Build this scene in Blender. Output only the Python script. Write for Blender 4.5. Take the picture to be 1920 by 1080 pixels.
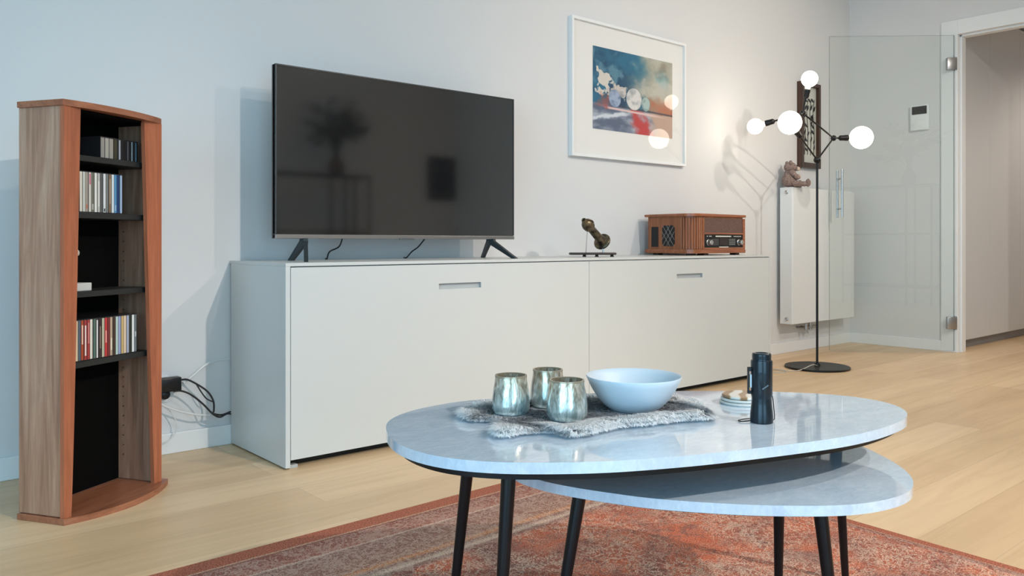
import bpy, bmesh, math, random
import numpy as np
from mathutils import Vector, Matrix, noise
random.seed(7)
for o in list(bpy.data.objects): bpy.data.objects.remove(o, do_unlink=True)
S = bpy.context.scene
C = S.collection
PI = math.pi
# ------------------------------------------------------------------ camera
FPX, YAW, V0, CAMH = 1522.2, math.radians(40.6565), 455.3, 0.80
cam_d = bpy.data.cameras.new('camera'); cam = bpy.data.objects.new('camera', cam_d); C.objects.link(cam)
cam_d.sensor_width = 36; cam_d.lens = FPX / 1920 * 36
cam_d.shift_y = -(540 - V0) / 1920
cam_d.clip_start = 0.02
cam.location = (0, 0, CAMH); cam.rotation_euler = (PI / 2, 0, -YAW)
S.camera = cam
S.view_settings.view_transform = 'Standard'; S.view_settings.look = 'None'
S.view_settings.gamma = 1; S.view_settings.use_curve_mapping = False
S.view_settings.exposure = 0.25
# ------------------------------------------------------------------ world and lights
W = bpy.data.worlds.new('world'); S.world = W; W.use_nodes = True
W.node_tree.nodes['Background'].inputs[0].default_value = (0.42, 0.74, 1.0, 1)
W.node_tree.nodes['Background'].inputs[1].default_value = 6.0
def light(name, kind, loc, energy, col, size=0.05, rot=(0, 0, 0), **kw):
    l = bpy.data.lights.new(name, kind); o = bpy.data.objects.new(name, l); C.objects.link(o)
    o.location = loc; o.rotation_euler = rot; l.energy = energy; l.color = col
    if kind == 'AREA':
        l.shape = 'RECTANGLE'; l.size = size
    else: l.shadow_soft_size = size
    for k, v in kw.items(): setattr(l, k, v)
    return o
WX, WY0, WY1, WZ0, WZ1 = -2.6, -2.1, 1.0, 0.08, 2.35
pt = light('window_portal', 'AREA', (WX - 0.02, (WY0 + WY1) / 2, (WZ0 + WZ1) / 2), 1, (1, 1, 1), size=WZ1 - WZ0, rot=(0, -PI / 2, 0), size_y=WY1 - WY0)
pt.data.cycles.is_portal = True
VX0, VX1, YB = -1.3, 0.55, -2.6
pt2 = light('window_portal', 'AREA', ((VX0 + VX1) / 2, YB - 0.02, (WZ0 + WZ1) / 2), 1, (1, 1, 1), size=VX1 - VX0, rot=(PI / 2, 0, 0), size_y=WZ1 - WZ0)
pt2.data.cycles.is_portal = True
WARM = (1.0, 0.905, 0.82)
CEIL = 2.85
for x, y, e, tx, ty, tz, cone in ((1.78, 0.35, 34, 2.3, 3.19, 1.1, 84), (4.3, 0.35, 70, 4.6, 3.19, 0.9, 100), (3.6, -0.9, 165, 4.2, 0.8, 0, 130), (2.1, -1.9, 300, 1.45, 0.75, 0.3, 66)):  # first spot comes from the television shadow; the rest are added fill light
    d = Vector((tx - x, ty - y, tz - CEIL)).to_track_quat('-Z', 'Y').to_euler()
    light('key_and_fill_spot', 'SPOT', (x, y, CEIL - 0.04), e, WARM, size=0.035, rot=d, spot_size=math.radians(cone), spot_blend=0.7)
light('hall_spot', 'SPOT', (8.3, 1.2, 2.7), 55, (1.0, 0.88, 0.78), size=0.05, spot_size=math.radians(150), spot_blend=0.5)

# ------------------------------------------------------------------ materials
def mat(name, col=(0.8, 0.8, 0.8), rough=0.5, metal=0.0, **kw):
    m = bpy.data.materials.new(name); m.use_nodes = True
    b = m.node_tree.nodes['Principled BSDF']
    b.inputs['Base Color'].default_value = (*col, 1); b.inputs['Roughness'].default_value = rough; b.inputs['Metallic'].default_value = metal
    for k, v in kw.items(): b.inputs[k.replace('_', ' ')].default_value = v
    return m
class NT:
    def __init__(s, m): s.t = m.node_tree; s.b = s.t.nodes['Principled BSDF']
    def n(s, kind, **kw):
        x = s.t.nodes.new(kind)
        for k, v in kw.items():
            if k.startswith('i_'):
                key = k[2:]; key = int(key) if key.isdigit() else key.replace('_', ' ')
                x.inputs[key].default_value = v
            else: setattr(x, k, v)
        return x
    def l(s, a, b): s.t.links.new(a, b)
    def obj(s, scale=(1, 1, 1), rot=(0, 0, 0)):
        t = s.n('ShaderNodeTexCoord'); mp = s.n('ShaderNodeMapping')
        mp.inputs['Scale'].default_value = scale; mp.inputs['Rotation'].default_value = rot
        s.l(t.outputs['Object'], mp.inputs['Vector']); return mp.outputs[0]
    def ramp(s, fac, stops, interp='LINEAR'):
        r = s.n('ShaderNodeValToRGB'); r.color_ramp.interpolation = interp
        e = r.color_ramp.elements
        while len(e) < len(stops): e.new(0.5)
        for k, (p, c) in enumerate(stops): e[k].position = p; e[k].color = (*c, 1) if len(c) == 3 else c
        s.l(fac, r.inputs[0]); return r.outputs[0]
    def mix(s, fac, a, b, mode='MIX'):
        x = s.n('ShaderNodeMix', data_type='RGBA', blend_type=mode)
        for i, v in ((0, fac), (6, a), (7, b)):
            if hasattr(v, 'is_output'): s.l(v, x.inputs[i])
            else: x.inputs[i].default_value = v if i == 0 else (*v, 1)
        return x.outputs[2]
    def bump(s, h, strength=0.2, dist=0.002):
        x = s.n('ShaderNodeBump', i_Strength=strength, i_Distance=dist); s.l(h, x.inputs['Height']); s.l(x.outputs[0], s.b.inputs['Normal'])
def wood(name, c1, c2, c3, axis='Z', scale=1.0, rough=0.4):
    m = mat(name, c1, rough); k = NT(m)
    sc = {'Z': (14, 14, 0.9), 'X': (0.9, 14, 14), 'Y': (14, 0.9, 14)}[axis]
    v = k.obj(tuple(a * scale for a in sc))
    nz = k.n('ShaderNodeTexNoise', i_Scale=1.3, i_Detail=5.0, i_Roughness=0.6, i_Distortion=1.6); k.l(v, nz.inputs['Vector'])
    fine = k.n('ShaderNodeTexNoise', i_Scale=9.0, i_Detail=3.0); k.l(v, fine.inputs['Vector'])
    a = k.ramp(nz.outputs[0], [(0.3, c2), (0.5, c1), (0.68, c3)])
    f = k.ramp(fine.outputs[0], [(0.35, (0.86, 0.86, 0.86)), (0.65, (1.06, 1.06, 1.06))])
    k.l(k.mix(1.0, a, f, 'MULTIPLY'), k.b.inputs['Base Color'])
    return m
def thin_glass(name, tint=(0.97, 0.99, 0.985), ior=1.5, k=1.0):
    m = bpy.data.materials.new(name); m.use_nodes = True; t = m.node_tree; t.nodes.clear()
    o = t.nodes.new('ShaderNodeOutputMaterial'); mx = t.nodes.new('ShaderNodeMixShader'); fr = t.nodes.new('ShaderNodeFresnel')
    tr = t.nodes.new('ShaderNodeBsdfTransparent'); gl = t.nodes.new('ShaderNodeBsdfGlossy')
    tr.inputs[0].default_value = (*tint, 1); gl.inputs['Roughness'].default_value = 0.0
    ge = t.nodes.new('ShaderNodeNewGeometry'); mr = t.nodes.new('ShaderNodeMapRange'); mr.inputs['To Min'].default_value = ior; mr.inputs['To Max'].default_value = 1 / ior
    t.links.new(ge.outputs['Backfacing'], mr.inputs['Value']); t.links.new(mr.outputs[0], fr.inputs[0])
    mu = t.nodes.new('ShaderNodeMath'); mu.operation = 'MULTIPLY'; mu.inputs[1].default_value = k; t.links.new(fr.outputs[0], mu.inputs[0]); t.links.new(mu.outputs[0], mx.inputs[0]); t.links.new(tr.outputs[0], mx.inputs[1]); t.links.new(gl.outputs[0], mx.inputs[2]); t.links.new(mx.outputs[0], o.inputs[0])
    return m
def emit(name, col, st):
    m = mat(name, (0.9, 0.9, 0.9), 0.3); b = m.node_tree.nodes['Principled BSDF']
    b.inputs['Emission Color'].default_value = (*col, 1); b.inputs['Emission Strength'].default_value = st
    return m
def vcol_mat(name, rough=0.6, attr='Col'):
    m = mat(name, rough=rough); k = NT(m); a = k.n('ShaderNodeAttribute', attribute_name=attr); k.l(a.outputs['Color'], k.b.inputs['Base Color']); return m

M = {}
M['wall'] = mat('wall_paint', (0.71, 0.705, 0.70), 0.75)
k = NT(M['wall']); nz = k.n('ShaderNodeTexNoise', i_Scale=180.0, i_Detail=2.0); k.l(k.obj(), nz.inputs['Vector']); k.bump(nz.outputs[0], 0.08, 0.001)
M['ceiling'] = mat('ceiling_paint', (0.82, 0.82, 0.81), 0.8)
M['trim'] = mat('white_trim', (0.82, 0.83, 0.83), 0.4)
M['white_lacquer'] = mat('white_lacquer', (0.60, 0.615, 0.60), 0.32)
M['recess'] = mat('recess_grey', (0.45, 0.47, 0.47), 0.4)
M['black_gap'] = mat('black_plinth', (0.008, 0.008, 0.008), 0.6)
# oak plank floor: planks run along X, 0.19 wide
def floor_mat():
    m = mat('oak_planks', (0.6, 0.45, 0.3), 0.38); k = NT(m)
    v = k.obj()
    br = k.n('ShaderNodeTexBrick', i_Scale=1.0, i_Mortar_Size=0.0012, i_Mortar_Smooth=0.3, i_Bias=0.0, i_Brick_Width=1.9, i_Row_Height=0.19, offset=0.37, offset_frequency=2)
    br.inputs['Color1'].default_value = (0.0, 0.0, 0.0, 1); br.inputs['Color2'].default_value = (1, 1, 1, 1); br.inputs['Mortar'].default_value = (0.5, 0.5, 0.5, 1)
    k.l(v, br.inputs['Vector'])
    v2 = k.obj((0.9, 10, 1))
    nz = k.n('ShaderNodeTexNoise', i_Scale=1.6, i_Detail=6.0, i_Roughness=0.6, i_Distortion=0.7); k.l(v2, nz.inputs['Vector'])
    base = k.ramp(br.outputs['Color'], [(0.0, (0.66, 0.455, 0.26)), (0.5, (0.73, 0.515, 0.30)), (1.0, (0.80, 0.58, 0.355))])
    g = k.ramp(nz.outputs[0], [(0.3, (0.88, 0.86, 0.84)), (0.55, (1, 1, 1)), (0.75, (1.05, 1.05, 1.05))])
    c = k.mix(1.0, base, g, 'MULTIPLY')
    c = k.mix(br.outputs['Fac'], c, (0.54, 0.38, 0.22))
    k.l(c, k.b.inputs['Base Color'])
    r = k.ramp(nz.outputs[0], [(0.3, (0.42,) * 3), (0.7, (0.34,) * 3)]); k.l(r, k.b.inputs['Roughness'])
    return m
M['floor'] = floor_mat()
M['walnut'] = wood('walnut_veneer', (0.42, 0.225, 0.145), (0.27, 0.13, 0.08), (0.54, 0.33, 0.225), 'Z')
M['walnut_edge'] = wood('walnut_edging', (0.44, 0.135, 0.062), (0.38, 0.11, 0.05), (0.48, 0.16, 0.075), 'Z', rough=0.45)
M['walnut_flat'] = wood('walnut_board', (0.36, 0.13, 0.065), (0.25, 0.085, 0.04), (0.42, 0.17, 0.09), 'X', rough=0.35)
M['charcoal'] = mat('charcoal_board', (0.024, 0.026, 0.025), 0.5, Specular_IOR_Level=0.3)
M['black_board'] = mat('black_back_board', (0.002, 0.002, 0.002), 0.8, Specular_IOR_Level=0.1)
M['metal_pin'] = mat('brass_pin', (0.6, 0.5, 0.35), 0.3, 1.0)
M['black_plastic'] = mat('black_plastic', (0.005, 0.005, 0.006), 0.35, Specular_IOR_Level=0.4)
M['black_metal'] = mat('black_metal', (0.004, 0.004, 0.005), 0.38, Specular_IOR_Level=0.35)
M['cable_black'] = mat('black_cable', (0.012, 0.012, 0.014), 0.5)
M['cable_white'] = mat('white_cable', (0.75, 0.75, 0.74), 0.4)
M['cable_clear'] = mat('pale_cable', (0.55, 0.5, 0.42), 0.3)
M['steel'] = mat('brushed_steel', (0.55, 0.55, 0.55), 0.25, 1.0)
M['hinge'] = mat('satin_steel', (0.42, 0.42, 0.42), 0.35, 1.0)
M['screen'] = mat('tv_screen', (0.007, 0.007, 0.008), 0.07, Specular_IOR_Level=1.0, Coat_Weight=1.0, Coat_Roughness=0.06, Coat_IOR=1.9)
M['tv_frame'] = mat('tv_frame', (0.06, 0.065, 0.07), 0.35, 0.8)
M['tv_bezel'] = mat('tv_lower_bezel', (0.30, 0.30, 0.30), 0.35, 0.9)
M['tv_leg'] = mat('tv_leg', (0.02, 0.03, 0.035), 0.4)
M['bulb'] = emit('lit_bulb', (1.0, 0.88, 0.72), 8.5)
M['glass'] = thin_glass('clear_door_glass', (0.975, 0.99, 0.985))
M['picture_glass'] = thin_glass('picture_glass', (1, 1, 1), 1.5, 0.45)
def marble():
    m = mat('grey_marble', (0.5, 0.53, 0.57), 0.045, Specular_IOR_Level=1.0, Coat_Weight=0.45, Coat_Roughness=0.03); k = NT(m)
    v = k.obj((1, 2.2, 1), (0, 0, 0.5))
    n1 = k.n('ShaderNodeTexNoise', i_Scale=42.0, i_Detail=8.0, i_Roughness=0.72, i_Distortion=0.8); k.l(v, n1.inputs['Vector'])
    n2 = k.n('ShaderNodeTexNoise', i_Scale=4.0, i_Detail=4.0, i_Distortion=2.0); k.l(v, n2.inputs['Vector'])
    n3 = k.n('ShaderNodeTexNoise', i_Scale=2.3, i_Detail=7.0, i_Roughness=0.65, i_Distortion=1.4); k.l(v, n3.inputs['Vector'])
    a = k.ramp(n1.outputs[0], [(0.3, (0.53, 0.635, 0.745)), (0.5, (0.60, 0.70, 0.80)), (0.68, (0.69, 0.78, 0.87))])
    b = k.ramp(n2.outputs[0], [(0.35, (0.93, 0.94, 0.96)), (0.65, (1.04, 1.04, 1.03))])
    c = k.mix(1.0, a, b, 'MULTIPLY')
    vein = k.ramp(n3.outputs[0], [(0.49, (0, 0, 0)), (0.5, (0.28, 0.28, 0.28)), (0.51, (0, 0, 0))])
    c = k.mix(vein, c, (0.72, 0.75, 0.78))
    k.l(c, k.b.inputs['Base Color'])
    return m
M['marble'] = marble()

# ------------------------------------------------------------------ helpers
def link(name, bm_or_me, m=None, parent=None, smooth=False, angle=35):
    if isinstance(bm_or_me, bmesh.types.BMesh):
        bmesh.ops.recalc_face_normals(bm_or_me, faces=bm_or_me.faces)
        me = bpy.data.meshes.new(name); bm_or_me.to_mesh(me); bm_or_me.free()
    else: me = bm_or_me
    if m is not None:
        for x in (m if isinstance(m, (list, tuple)) else [m]): me.materials.append(x)
    if smooth:
        me.polygons.foreach_set('use_smooth', [True] * len(me.polygons))
        try: me.set_sharp_from_angle(angle=math.radians(angle))
        except Exception: pass
    o = bpy.data.objects.new(name, me); C.objects.link(o)
    if parent is not None: o.parent = parent
    return o
def tag(o, label, cat, group=None):
    o['label'] = label; o['category'] = cat
    if group: o['group'] = group
    return o
def thing(name, label, cat, loc=(0, 0, 0), rz=0, group=None):
    o = bpy.data.objects.new(name, None); C.objects.link(o); o.location = loc; o.rotation_euler = (0, 0, rz); o.empty_display_size = 0.05
    return tag(o, label, cat, group)
def struct(name, bm, m, parent=None, smooth=False):
    o = link(name, bm, m, parent, smooth)
    if parent is None: o['kind'] = 'structure'
    return o
def box(bm, x0, x1, y0, y1, z0, z1, bev=0, mi=0, mtx=None):
    r = bmesh.ops.create_cube(bm, size=1); vs = r['verts']
    for v in vs: v.co = Vector(((x0 + x1) / 2 + v.co.x * (x1 - x0), (y0 + y1) / 2 + v.co.y * (y1 - y0), (z0 + z1) / 2 + v.co.z * (z1 - z0)))
    es = list({e for v in vs for e in v.link_edges})
    fs = {f for v in vs for f in v.link_faces}
    if bev:
        rr = bmesh.ops.bevel(bm, geom=es, offset=bev, segments=2, affect='EDGES', profile=0.5)
        vs = list({v for f in rr['faces'] for v in f.verts} | {v for v in vs if v.is_valid}); fs = {f for v in vs for f in v.link_faces}
    for f in fs: f.material_index = mi
    if mtx is not None:
        for v in vs: v.co = mtx @ v.co
    return vs
def boxbm(*a, **k): bm = bmesh.new(); box(bm, *a, **k); return bm
def lathe(prof, seg=40, bm=None, mtx=None, cap=True, mi=0):
    bm = bm or bmesh.new(); rings = []
    for r, z in prof:
        if r <= 1e-6: rings.append([bm.verts.new((0, 0, z))])
        else: rings.append([bm.verts.new((r * math.cos(2 * PI * i / seg), r * math.sin(2 * PI * i / seg), z)) for i in range(seg)])
    fs = []
    for a, b in zip(rings, rings[1:]):
        for i in range(seg):
            j = (i + 1) % seg
            if len(a) == 1 and len(b) == 1: continue
            if len(a) == 1: fs.append(bm.faces.new((a[0], b[i], b[j])))
            elif len(b) == 1: fs.append(bm.faces.new((a[i], a[j], b[0])))
            else: fs.append(bm.faces.new((a[i], a[j], b[j], b[i])))
    if cap:
        for r in (rings[0], rings[-1]):
            if len(r) > 1: fs.append(bm.faces.new(r))
    for f in fs: f.material_index = mi
    if mtx is not None:
        for r in rings:
            for v in r: v.co = mtx @ v.co
    return bm
def aim(p, q):
    p = Vector(p); q = Vector(q); d = q - p
    return Matrix.Translation(p) @ d.to_track_quat('Z', 'Y').to_matrix().to_4x4(), d.length
def rod(p, q, r0, r1=None, seg=16, bm=None, mi=0):
    m, L = aim(p, q); r1 = r0 if r1 is None else r1
    return lathe([(r0, 0), (r1, L)], seg, bm, m, mi=mi)
def catmull(pts, n=8, closed=False):
    P = [Vector(p) for p in pts]; out = []; N = len(P)
    rng = range(N) if closed else range(N - 1)
    for i in rng:
        g = (lambda j: P[j % N]) if closed else (lambda j: P[min(max(j, 0), N - 1)])
        a, b, c, d = g(i - 1), g(i), g(i + 1), g(i + 2)
        for s in range(n):
            t = s / n
            out.append(0.5 * ((2 * b) + (c - a) * t + (2 * a - 5 * b + 4 * c - d) * t * t + (3 * b - a - 3 * c + d) * t ** 3))
    if not closed: out.append(P[-1])
    return out
def tube(pts, r, seg=8, bm=None, n=8, closed=False):
    bm = bm or bmesh.new(); P = catmull(pts, n, closed); rings = []
    up = Vector((0.1, 0.2, 1)).normalized(); N = len(P)
    for i, p in enumerate(P):
        a = P[(i - 1) % N] if closed else P[max(i - 1, 0)]; b = P[(i + 1) % N] if closed else P[min(i + 1, N - 1)]
        t = (b - a).normalized(); u = (up - t * up.dot(t))
        if u.length < 0.05: u = Vector((1, 0, 0)) - t * t.x
        u.normalize(); up = u; w = t.cross(u)
        rr = r[min(i * len(r) // N, len(r) - 1)] if isinstance(r, (list, tuple)) else r
        rings.append([bm.verts.new(p + (u * math.cos(2 * PI * k / seg) + w * math.sin(2 * PI * k / seg)) * rr) for k in range(seg)])
    pairs = list(zip(rings, rings[1:]))
    if closed: pairs.append((rings[-1], rings[0]))
    for a, b in pairs:
        for k in range(seg): bm.faces.new((a[k], a[(k + 1) % seg], b[(k + 1) % seg], b[k]))
    if not closed: bm.faces.new(rings[0]); bm.faces.new(rings[-1])
    return bm
def prism(poly, z0, z1, bm=None, bev=0, seg=3):
    bm = bm or bmesh.new()
    a = [bm.verts.new((x, y, z0)) for x, y in poly]; b = [bm.verts.new((x, y, z1)) for x, y in poly]
    n = len(a); f0 = bm.faces.new(a); f1 = bm.faces.new(b)
    for i in range(n): bm.faces.new((a[i], a[(i + 1) % n], b[(i + 1) % n], b[i]))
    if bev:
        es = [e for e in list(f0.edges) + list(f1.edges)]
        bmesh.ops.bevel(bm, geom=es, offset=bev, segments=seg, affect='EDGES', profile=0.5)
    return bm
def ball(bm, c, r, sub=3, scale=(1, 1, 1), rot=None):
    R = bmesh.ops.create_icosphere(bm, subdivisions=sub, radius=r)
    for v in R['verts']:
        v.co = Vector((v.co.x * scale[0], v.co.y * scale[1], v.co.z * scale[2]))
        if rot is not None: v.co = rot @ v.co
        v.co += Vector(c)
    return bm
# calibration of the place: a viewing ray of the photograph met with a real plane
_c, _s = math.cos(YAW), math.sin(YAW)
def at(u, v, X=None, Y=None, Z=None):
    a = (u - 960) / FPX; b = -(v - V0) / FPX; kx, ky, kz = a * _c + _s, -a * _s + _c, b
    t = X / kx if X is not None else Y / ky if Y is not None else (Z - CAMH) / kz
    return Vector((kx * t, ky * t, CAMH + kz * t))

# ------------------------------------------------------------------ room
YW, XC = 3.191, 6.33
struct('floor', boxbm(WX - 0.2, 9.6, YB - 0.2, YW + 0.2, -0.1, 0.0), M['floor'])
struct('ceiling', boxbm(WX - 0.2, 9.6, YB - 0.2, YW + 0.2, CEIL, CEIL + 0.1), M['ceiling'])
struct('wall_back', boxbm(WX - 0.2, XC + 0.1, YW, YW + 0.15, 0, CEIL), M['wall'])
bm = bmesh.new()
box(bm, WX - 0.2, VX0, YB - 0.15, YB, 0, CEIL); box(bm, VX1, XC + 0.1, YB - 0.15, YB, 0, CEIL); box(bm, VX0, VX1, YB - 0.15, YB, 0, WZ0); box(bm, VX0, VX1, YB - 0.15, YB, WZ1, CEIL)
struct('wall_front', bm, M['wall'])
bm = bmesh.new()
box(bm, WX - 0.2, WX, YB, WY0, 0, CEIL); box(bm, WX - 0.2, WX, WY1, YW, 0, CEIL)
box(bm, WX - 0.2, WX, WY0, WY1, 0, WZ0); box(bm, WX - 0.2, WX, WY0, WY1, WZ1, CEIL)
struct('wall_left', bm, M['wall'])
bm = bmesh.new()
ym = (WY0 + WY1) / 2
for y0, y1 in ((WY0, WY0 + 0.07), (ym - 0.05, ym + 0.05), (WY1 - 0.07, WY1)): box(bm, WX - 0.14, WX - 0.07, y0, y1, WZ0, WZ1, 0.004)
for z0, z1 in ((WZ0, WZ0 + 0.07), (WZ1 - 0.07, WZ1)): box(bm, WX - 0.14, WX - 0.07, WY0, WY1, z0, z1)
wf = struct('window_1', bm, mat('dark_window_frame', (0.05, 0.055, 0.06), 0.4))
bm = bmesh.new(); xm_ = (VX0 + VX1) / 2
for x0, x1 in ((VX0, VX0 + 0.07), (xm_ - 0.04, xm_ + 0.04), (VX1 - 0.07, VX1)): box(bm, x0, x1, YB - 0.12, YB - 0.06, WZ0, WZ1, 0.004)
for z0, z1 in ((WZ0, WZ0 + 0.07), (WZ1 - 0.07, WZ1)): box(bm, VX0, VX1, YB - 0.12, YB - 0.06, z0, z1)
wf2 = struct('window_2', bm, bpy.data.materials['dark_window_frame'])
link('pane', boxbm(VX0 + 0.02, VX1 - 0.02, YB - 0.095, YB - 0.085, WZ0 + 0.02, WZ1 - 0.02), M['glass'], wf2)
link('pane', boxbm(WX - 0.11, WX - 0.10, WY0 + 0.02, WY1 - 0.02, WZ0 + 0.02, WZ1 - 0.02), M['glass'], wf)
# right wall with the doorway
DY1, DY0, DZ = 2.372, 1.44, 2.321
bm = bmesh.new()
box(bm, XC, XC + 0.1, DY1 + 0.02, YW, 0, CEIL); box(bm, XC, XC + 0.1, YB, DY0 - 0.02, 0, CEIL); box(bm, XC, XC + 0.1, DY0 - 0.02, DY1 + 0.02, DZ + 0.02, CEIL)
struct('wall_right', bm, M['wall'])
cas = bmesh.new()
CW = 0.115
for x0, x1 in ((XC - 0.014, XC), (XC + 0.1, XC + 0.114)):
    box(cas, x0, x1, DY1, DY1 + CW, 0, DZ + CW - 0.01, 0.002); box(cas, x0, x1, DY0 - CW, DY0, 0, DZ + CW - 0.01, 0.002); box(cas, x0, x1, DY0, DY1, DZ, DZ + CW - 0.01, 0.002)
box(cas, XC, XC + 0.1, DY1, DY1 + 0.02, 0, DZ + 0.02); box(cas, XC, XC + 0.1, DY0 - 0.02, DY0, 0, DZ + 0.02); box(cas, XC, XC + 0.1, DY0, DY1, DZ, DZ + 0.02)
box(cas, XC + 0.03, XC + 0.1, DY1 - 0.014, DY1, 0, DZ, 0.002); box(cas, XC + 0.03, XC + 0.1, DY0, DY1, DZ - 0.014, DZ, 0.002)
struct('trim_1', cas, M['trim'])
def baseboard(name, x0, x1, y0, y1):
    struct(name, boxbm(x0, x1, y0, y1, 0, 0.078, 0.003), M['trim'])
baseboard('baseboard_back', WX, XC, YW - 0.014, YW)
baseboard('baseboard_right', XC - 0.014, XC, DY1 + CW, YW - 0.014)
baseboard('baseboard_front', WX, XC, YB, YB + 0.014)
# hallway beyond the doorway
struct('wall_hall_back', boxbm(XC + 0.1, 9.6, 2.98, 3.1, 0, CEIL), M['wall'])
struct('wall_hall_front', boxbm(XC + 0.1, 9.6, 0.2, 0.3, 0, CEIL), M['wall'])
struct('wall_hall_end', boxbm(9.5, 9.6, 0.3, 2.98, 0, CEIL), M['wall'])
wd = thing('wardrobe', 'tall built-in wardrobe with plain grey-white doors in the hallway', 'wardrobe', (7.9, 2.40, 0))
link('body', boxbm(-1.45, 1.5, 0.022, 0.56, 0.07, 2.6), mat('wardrobe_body', (0.55, 0.54, 0.53), 0.5), wd)
link('plinth', boxbm(-1.45, 1.5, 0.05, 0.5, 0.0, 0.07), mat('wardrobe_plinth', (0.25, 0.24, 0.24), 0.5), wd)
seams = [6.45, 7.036, 7.708, 8.38, 9.05, 9.4]
for a, b in zip(seams, seams[1:]):
    link('door', boxbm(a - 7.9 + 0.002, b - 7.9 - 0.002, 0, 0.02, 0.072, 2.595, 0.001), mat('wardrobe_door', (0.62, 0.62, 0.615), 0.4) if 'wardrobe_door' not in bpy.data.materials else bpy.data.materials['wardrobe_door'], wd)

# glass door, opened towards the back wall
H = Vector((XC - 0.022, DY1 + 0.022, 0)); Fr = at(1555, 69, Y=3.005); Fr.z = 0
ang = math.atan2(Fr.y - H.y, Fr.x - H.x); gw = (Fr - H).length
gd = bpy.data.objects.new('door_1', None); C.objects.link(gd); gd.location = (H.x, H.y, 0); gd.rotation_euler = (0, 0, ang); gd['kind'] = 'structure'
bm = boxbm(0, gw, -0.005, 0.005, 0.012, DZ - 0.006)
bm.normal_update()
for f in bm.faces: f.material_index = 0 if abs(f.normal.y) > 0.5 else 1
link('glass_panel', bm, [M['glass'], mat('glass_edge', (0.22, 0.27, 0.26), 0.2)], gd)
bm = bmesh.new()
for s in (-1, 1):
    hx = gw - 0.075
    rod((hx, s * 0.05, 0.985), (hx, s * 0.05, 1.335), 0.008, bm=bm)
    for z in (1.05, 1.27): rod((hx, s * 0.005, z), (hx, s * 0.05, z), 0.006, bm=bm)
link('door_handle', bm, M['steel'], gd, True)
for z in (0.215, 2.106):
    bm = bmesh.new(); box(bm, -0.018, 0.052, -0.014, 0.014, z - 0.045, z + 0.045, 0.004)
    rod((-0.012, 0, z - 0.05), (-0.012, 0, z + 0.05), 0.009, bm=bm)
    link('hinge', bm, M['hinge'], gd, True)
# thermostat on the right wall
c = at(1726, 221, X=XC)
th = thing('thermostat', 'small white wall thermostat with dark display, seen through the glass door', 'thermostat', (XC, c.y, c.z), PI / 2)
link('body', boxbm(-0.068, 0.068, -0.0, 0.022, -0.095, 0.095, 0.006), M['trim'], th, True)
link('display', boxbm(-0.054, 0.054, 0.021, 0.0245, 0.025, 0.085, 0.001), mat('dark_display', (0.03, 0.03, 0.028), 0.2), th)

# ------------------------------------------------------------------ sideboard
CX0, CX1, CYF, CH = 1.2546, 4.347, 2.6814, 0.7285
cb = thing('sideboard', 'long low white sideboard with two flap doors under the television', 'sideboard', ((CX0 + CX1) / 2, (CYF + YW) / 2, 0))
ox, oy = cb.location.x, cb.location.y
def L(x0, x1, y0, y1, z0, z1, bev=0.001): return boxbm(x0 - ox, x1 - ox, y0 - oy, y1 - oy, z0, z1, bev)
YBK = YW - 0.015
link('side_panel', L(CX0, CX0 + 0.018, CYF, YBK, 0.006, CH - 0.012), M['white_lacquer'], cb)
link('side_panel', L(CX1 - 0.018, CX1, CYF, YBK, 0.006, CH - 0.012), M['white_lacquer'], cb)
link('top', L(CX0, CX1, CYF, YW - 0.001, CH - 0.012, CH), M['white_lacquer'], cb)
link('carcass', L(CX0 + 0.018, CX1 - 0.018, CYF + 0.03, YBK, 0.05, CH - 0.012), M['white_lacquer'], cb)
link('plinth', L(CX0 + 0.03, CX1 - 0.03, CYF + 0.06, YBK - 0.02, 0.0, 0.05), M['black_gap'], cb)
for x in (CX0 + 0.04, CX1 - 0.04): link('foot', L(x - 0.02, x + 0.012, CYF + 0.012, CYF + 0.04, 0.0, 0.012), M['recess'], cb)
xm = 2.785
def door_panel(x0, x1, hx0, hx1, hz0, hz1):
    z0, z1 = 0.032, CH - 0.016; y0, y1 = CYF, CYF + 0.02
    xs = [x0, hx0, hx1, x1]; zs = [z0, hz0, hz1, z1]; bm = bmesh.new()
    def q(y, a, b, c, d): return bm.faces.new([bm.verts.new((px - ox, y - oy, pz)) for px, pz in ((a, c), (b, c), (b, d), (a, d))])
    for i in range(3):
        for j in range(3):
            if i == 1 and j == 1: continue
            q(y0, xs[i], xs[i + 1], zs[j], zs[j + 1])
    q(y1, x0, x1, z0, z1)
    yb = y0 + 0.014
    f = q(yb, hx0, hx1, hz0, hz1); f.material_index = 1
    def side(p, r, ya, yb2, mi=0):
        f = bm.faces.new([bm.verts.new((p[0] - ox, ya - oy, p[1])), bm.verts.new((r[0] - ox, ya - oy, r[1])), bm.verts.new((r[0] - ox, yb2 - oy, r[1])), bm.verts.new((p[0] - ox, yb2 - oy, p[1]))]); f.material_index = mi
    for ax, bx, az, bz, ya, yb2, mi in ((x0, x1, z0, z1, y0, y1, 0), (hx0, hx1, hz0, hz1, y0, yb, 1)):
        P = [(ax, az), (bx, az), (bx, bz), (ax, bz)]
        for i in range(4): side(P[i], P[(i + 1) % 4], ya, yb2, mi)
    bmesh.ops.remove_doubles(bm, verts=bm.verts, dist=1e-5)
    return bm
ha = [at(823, 531, Y=CYF), at(902, 530, Y=CYF), at(1269, 512, Y=CYF), at(1317, 512, Y=CYF)]
link('door', door_panel(CX0 + 0.02, xm - 0.0012, ha[0].x, ha[1].x, 0.612, 0.635), [M['white_lacquer'], M['recess']], cb)
link('door', door_panel(xm + 0.0012, CX1 - 0.02, ha[2].x, ha[3].x, 0.612, 0.635), [M['white_lacquer'], M['recess']], cb)

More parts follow.
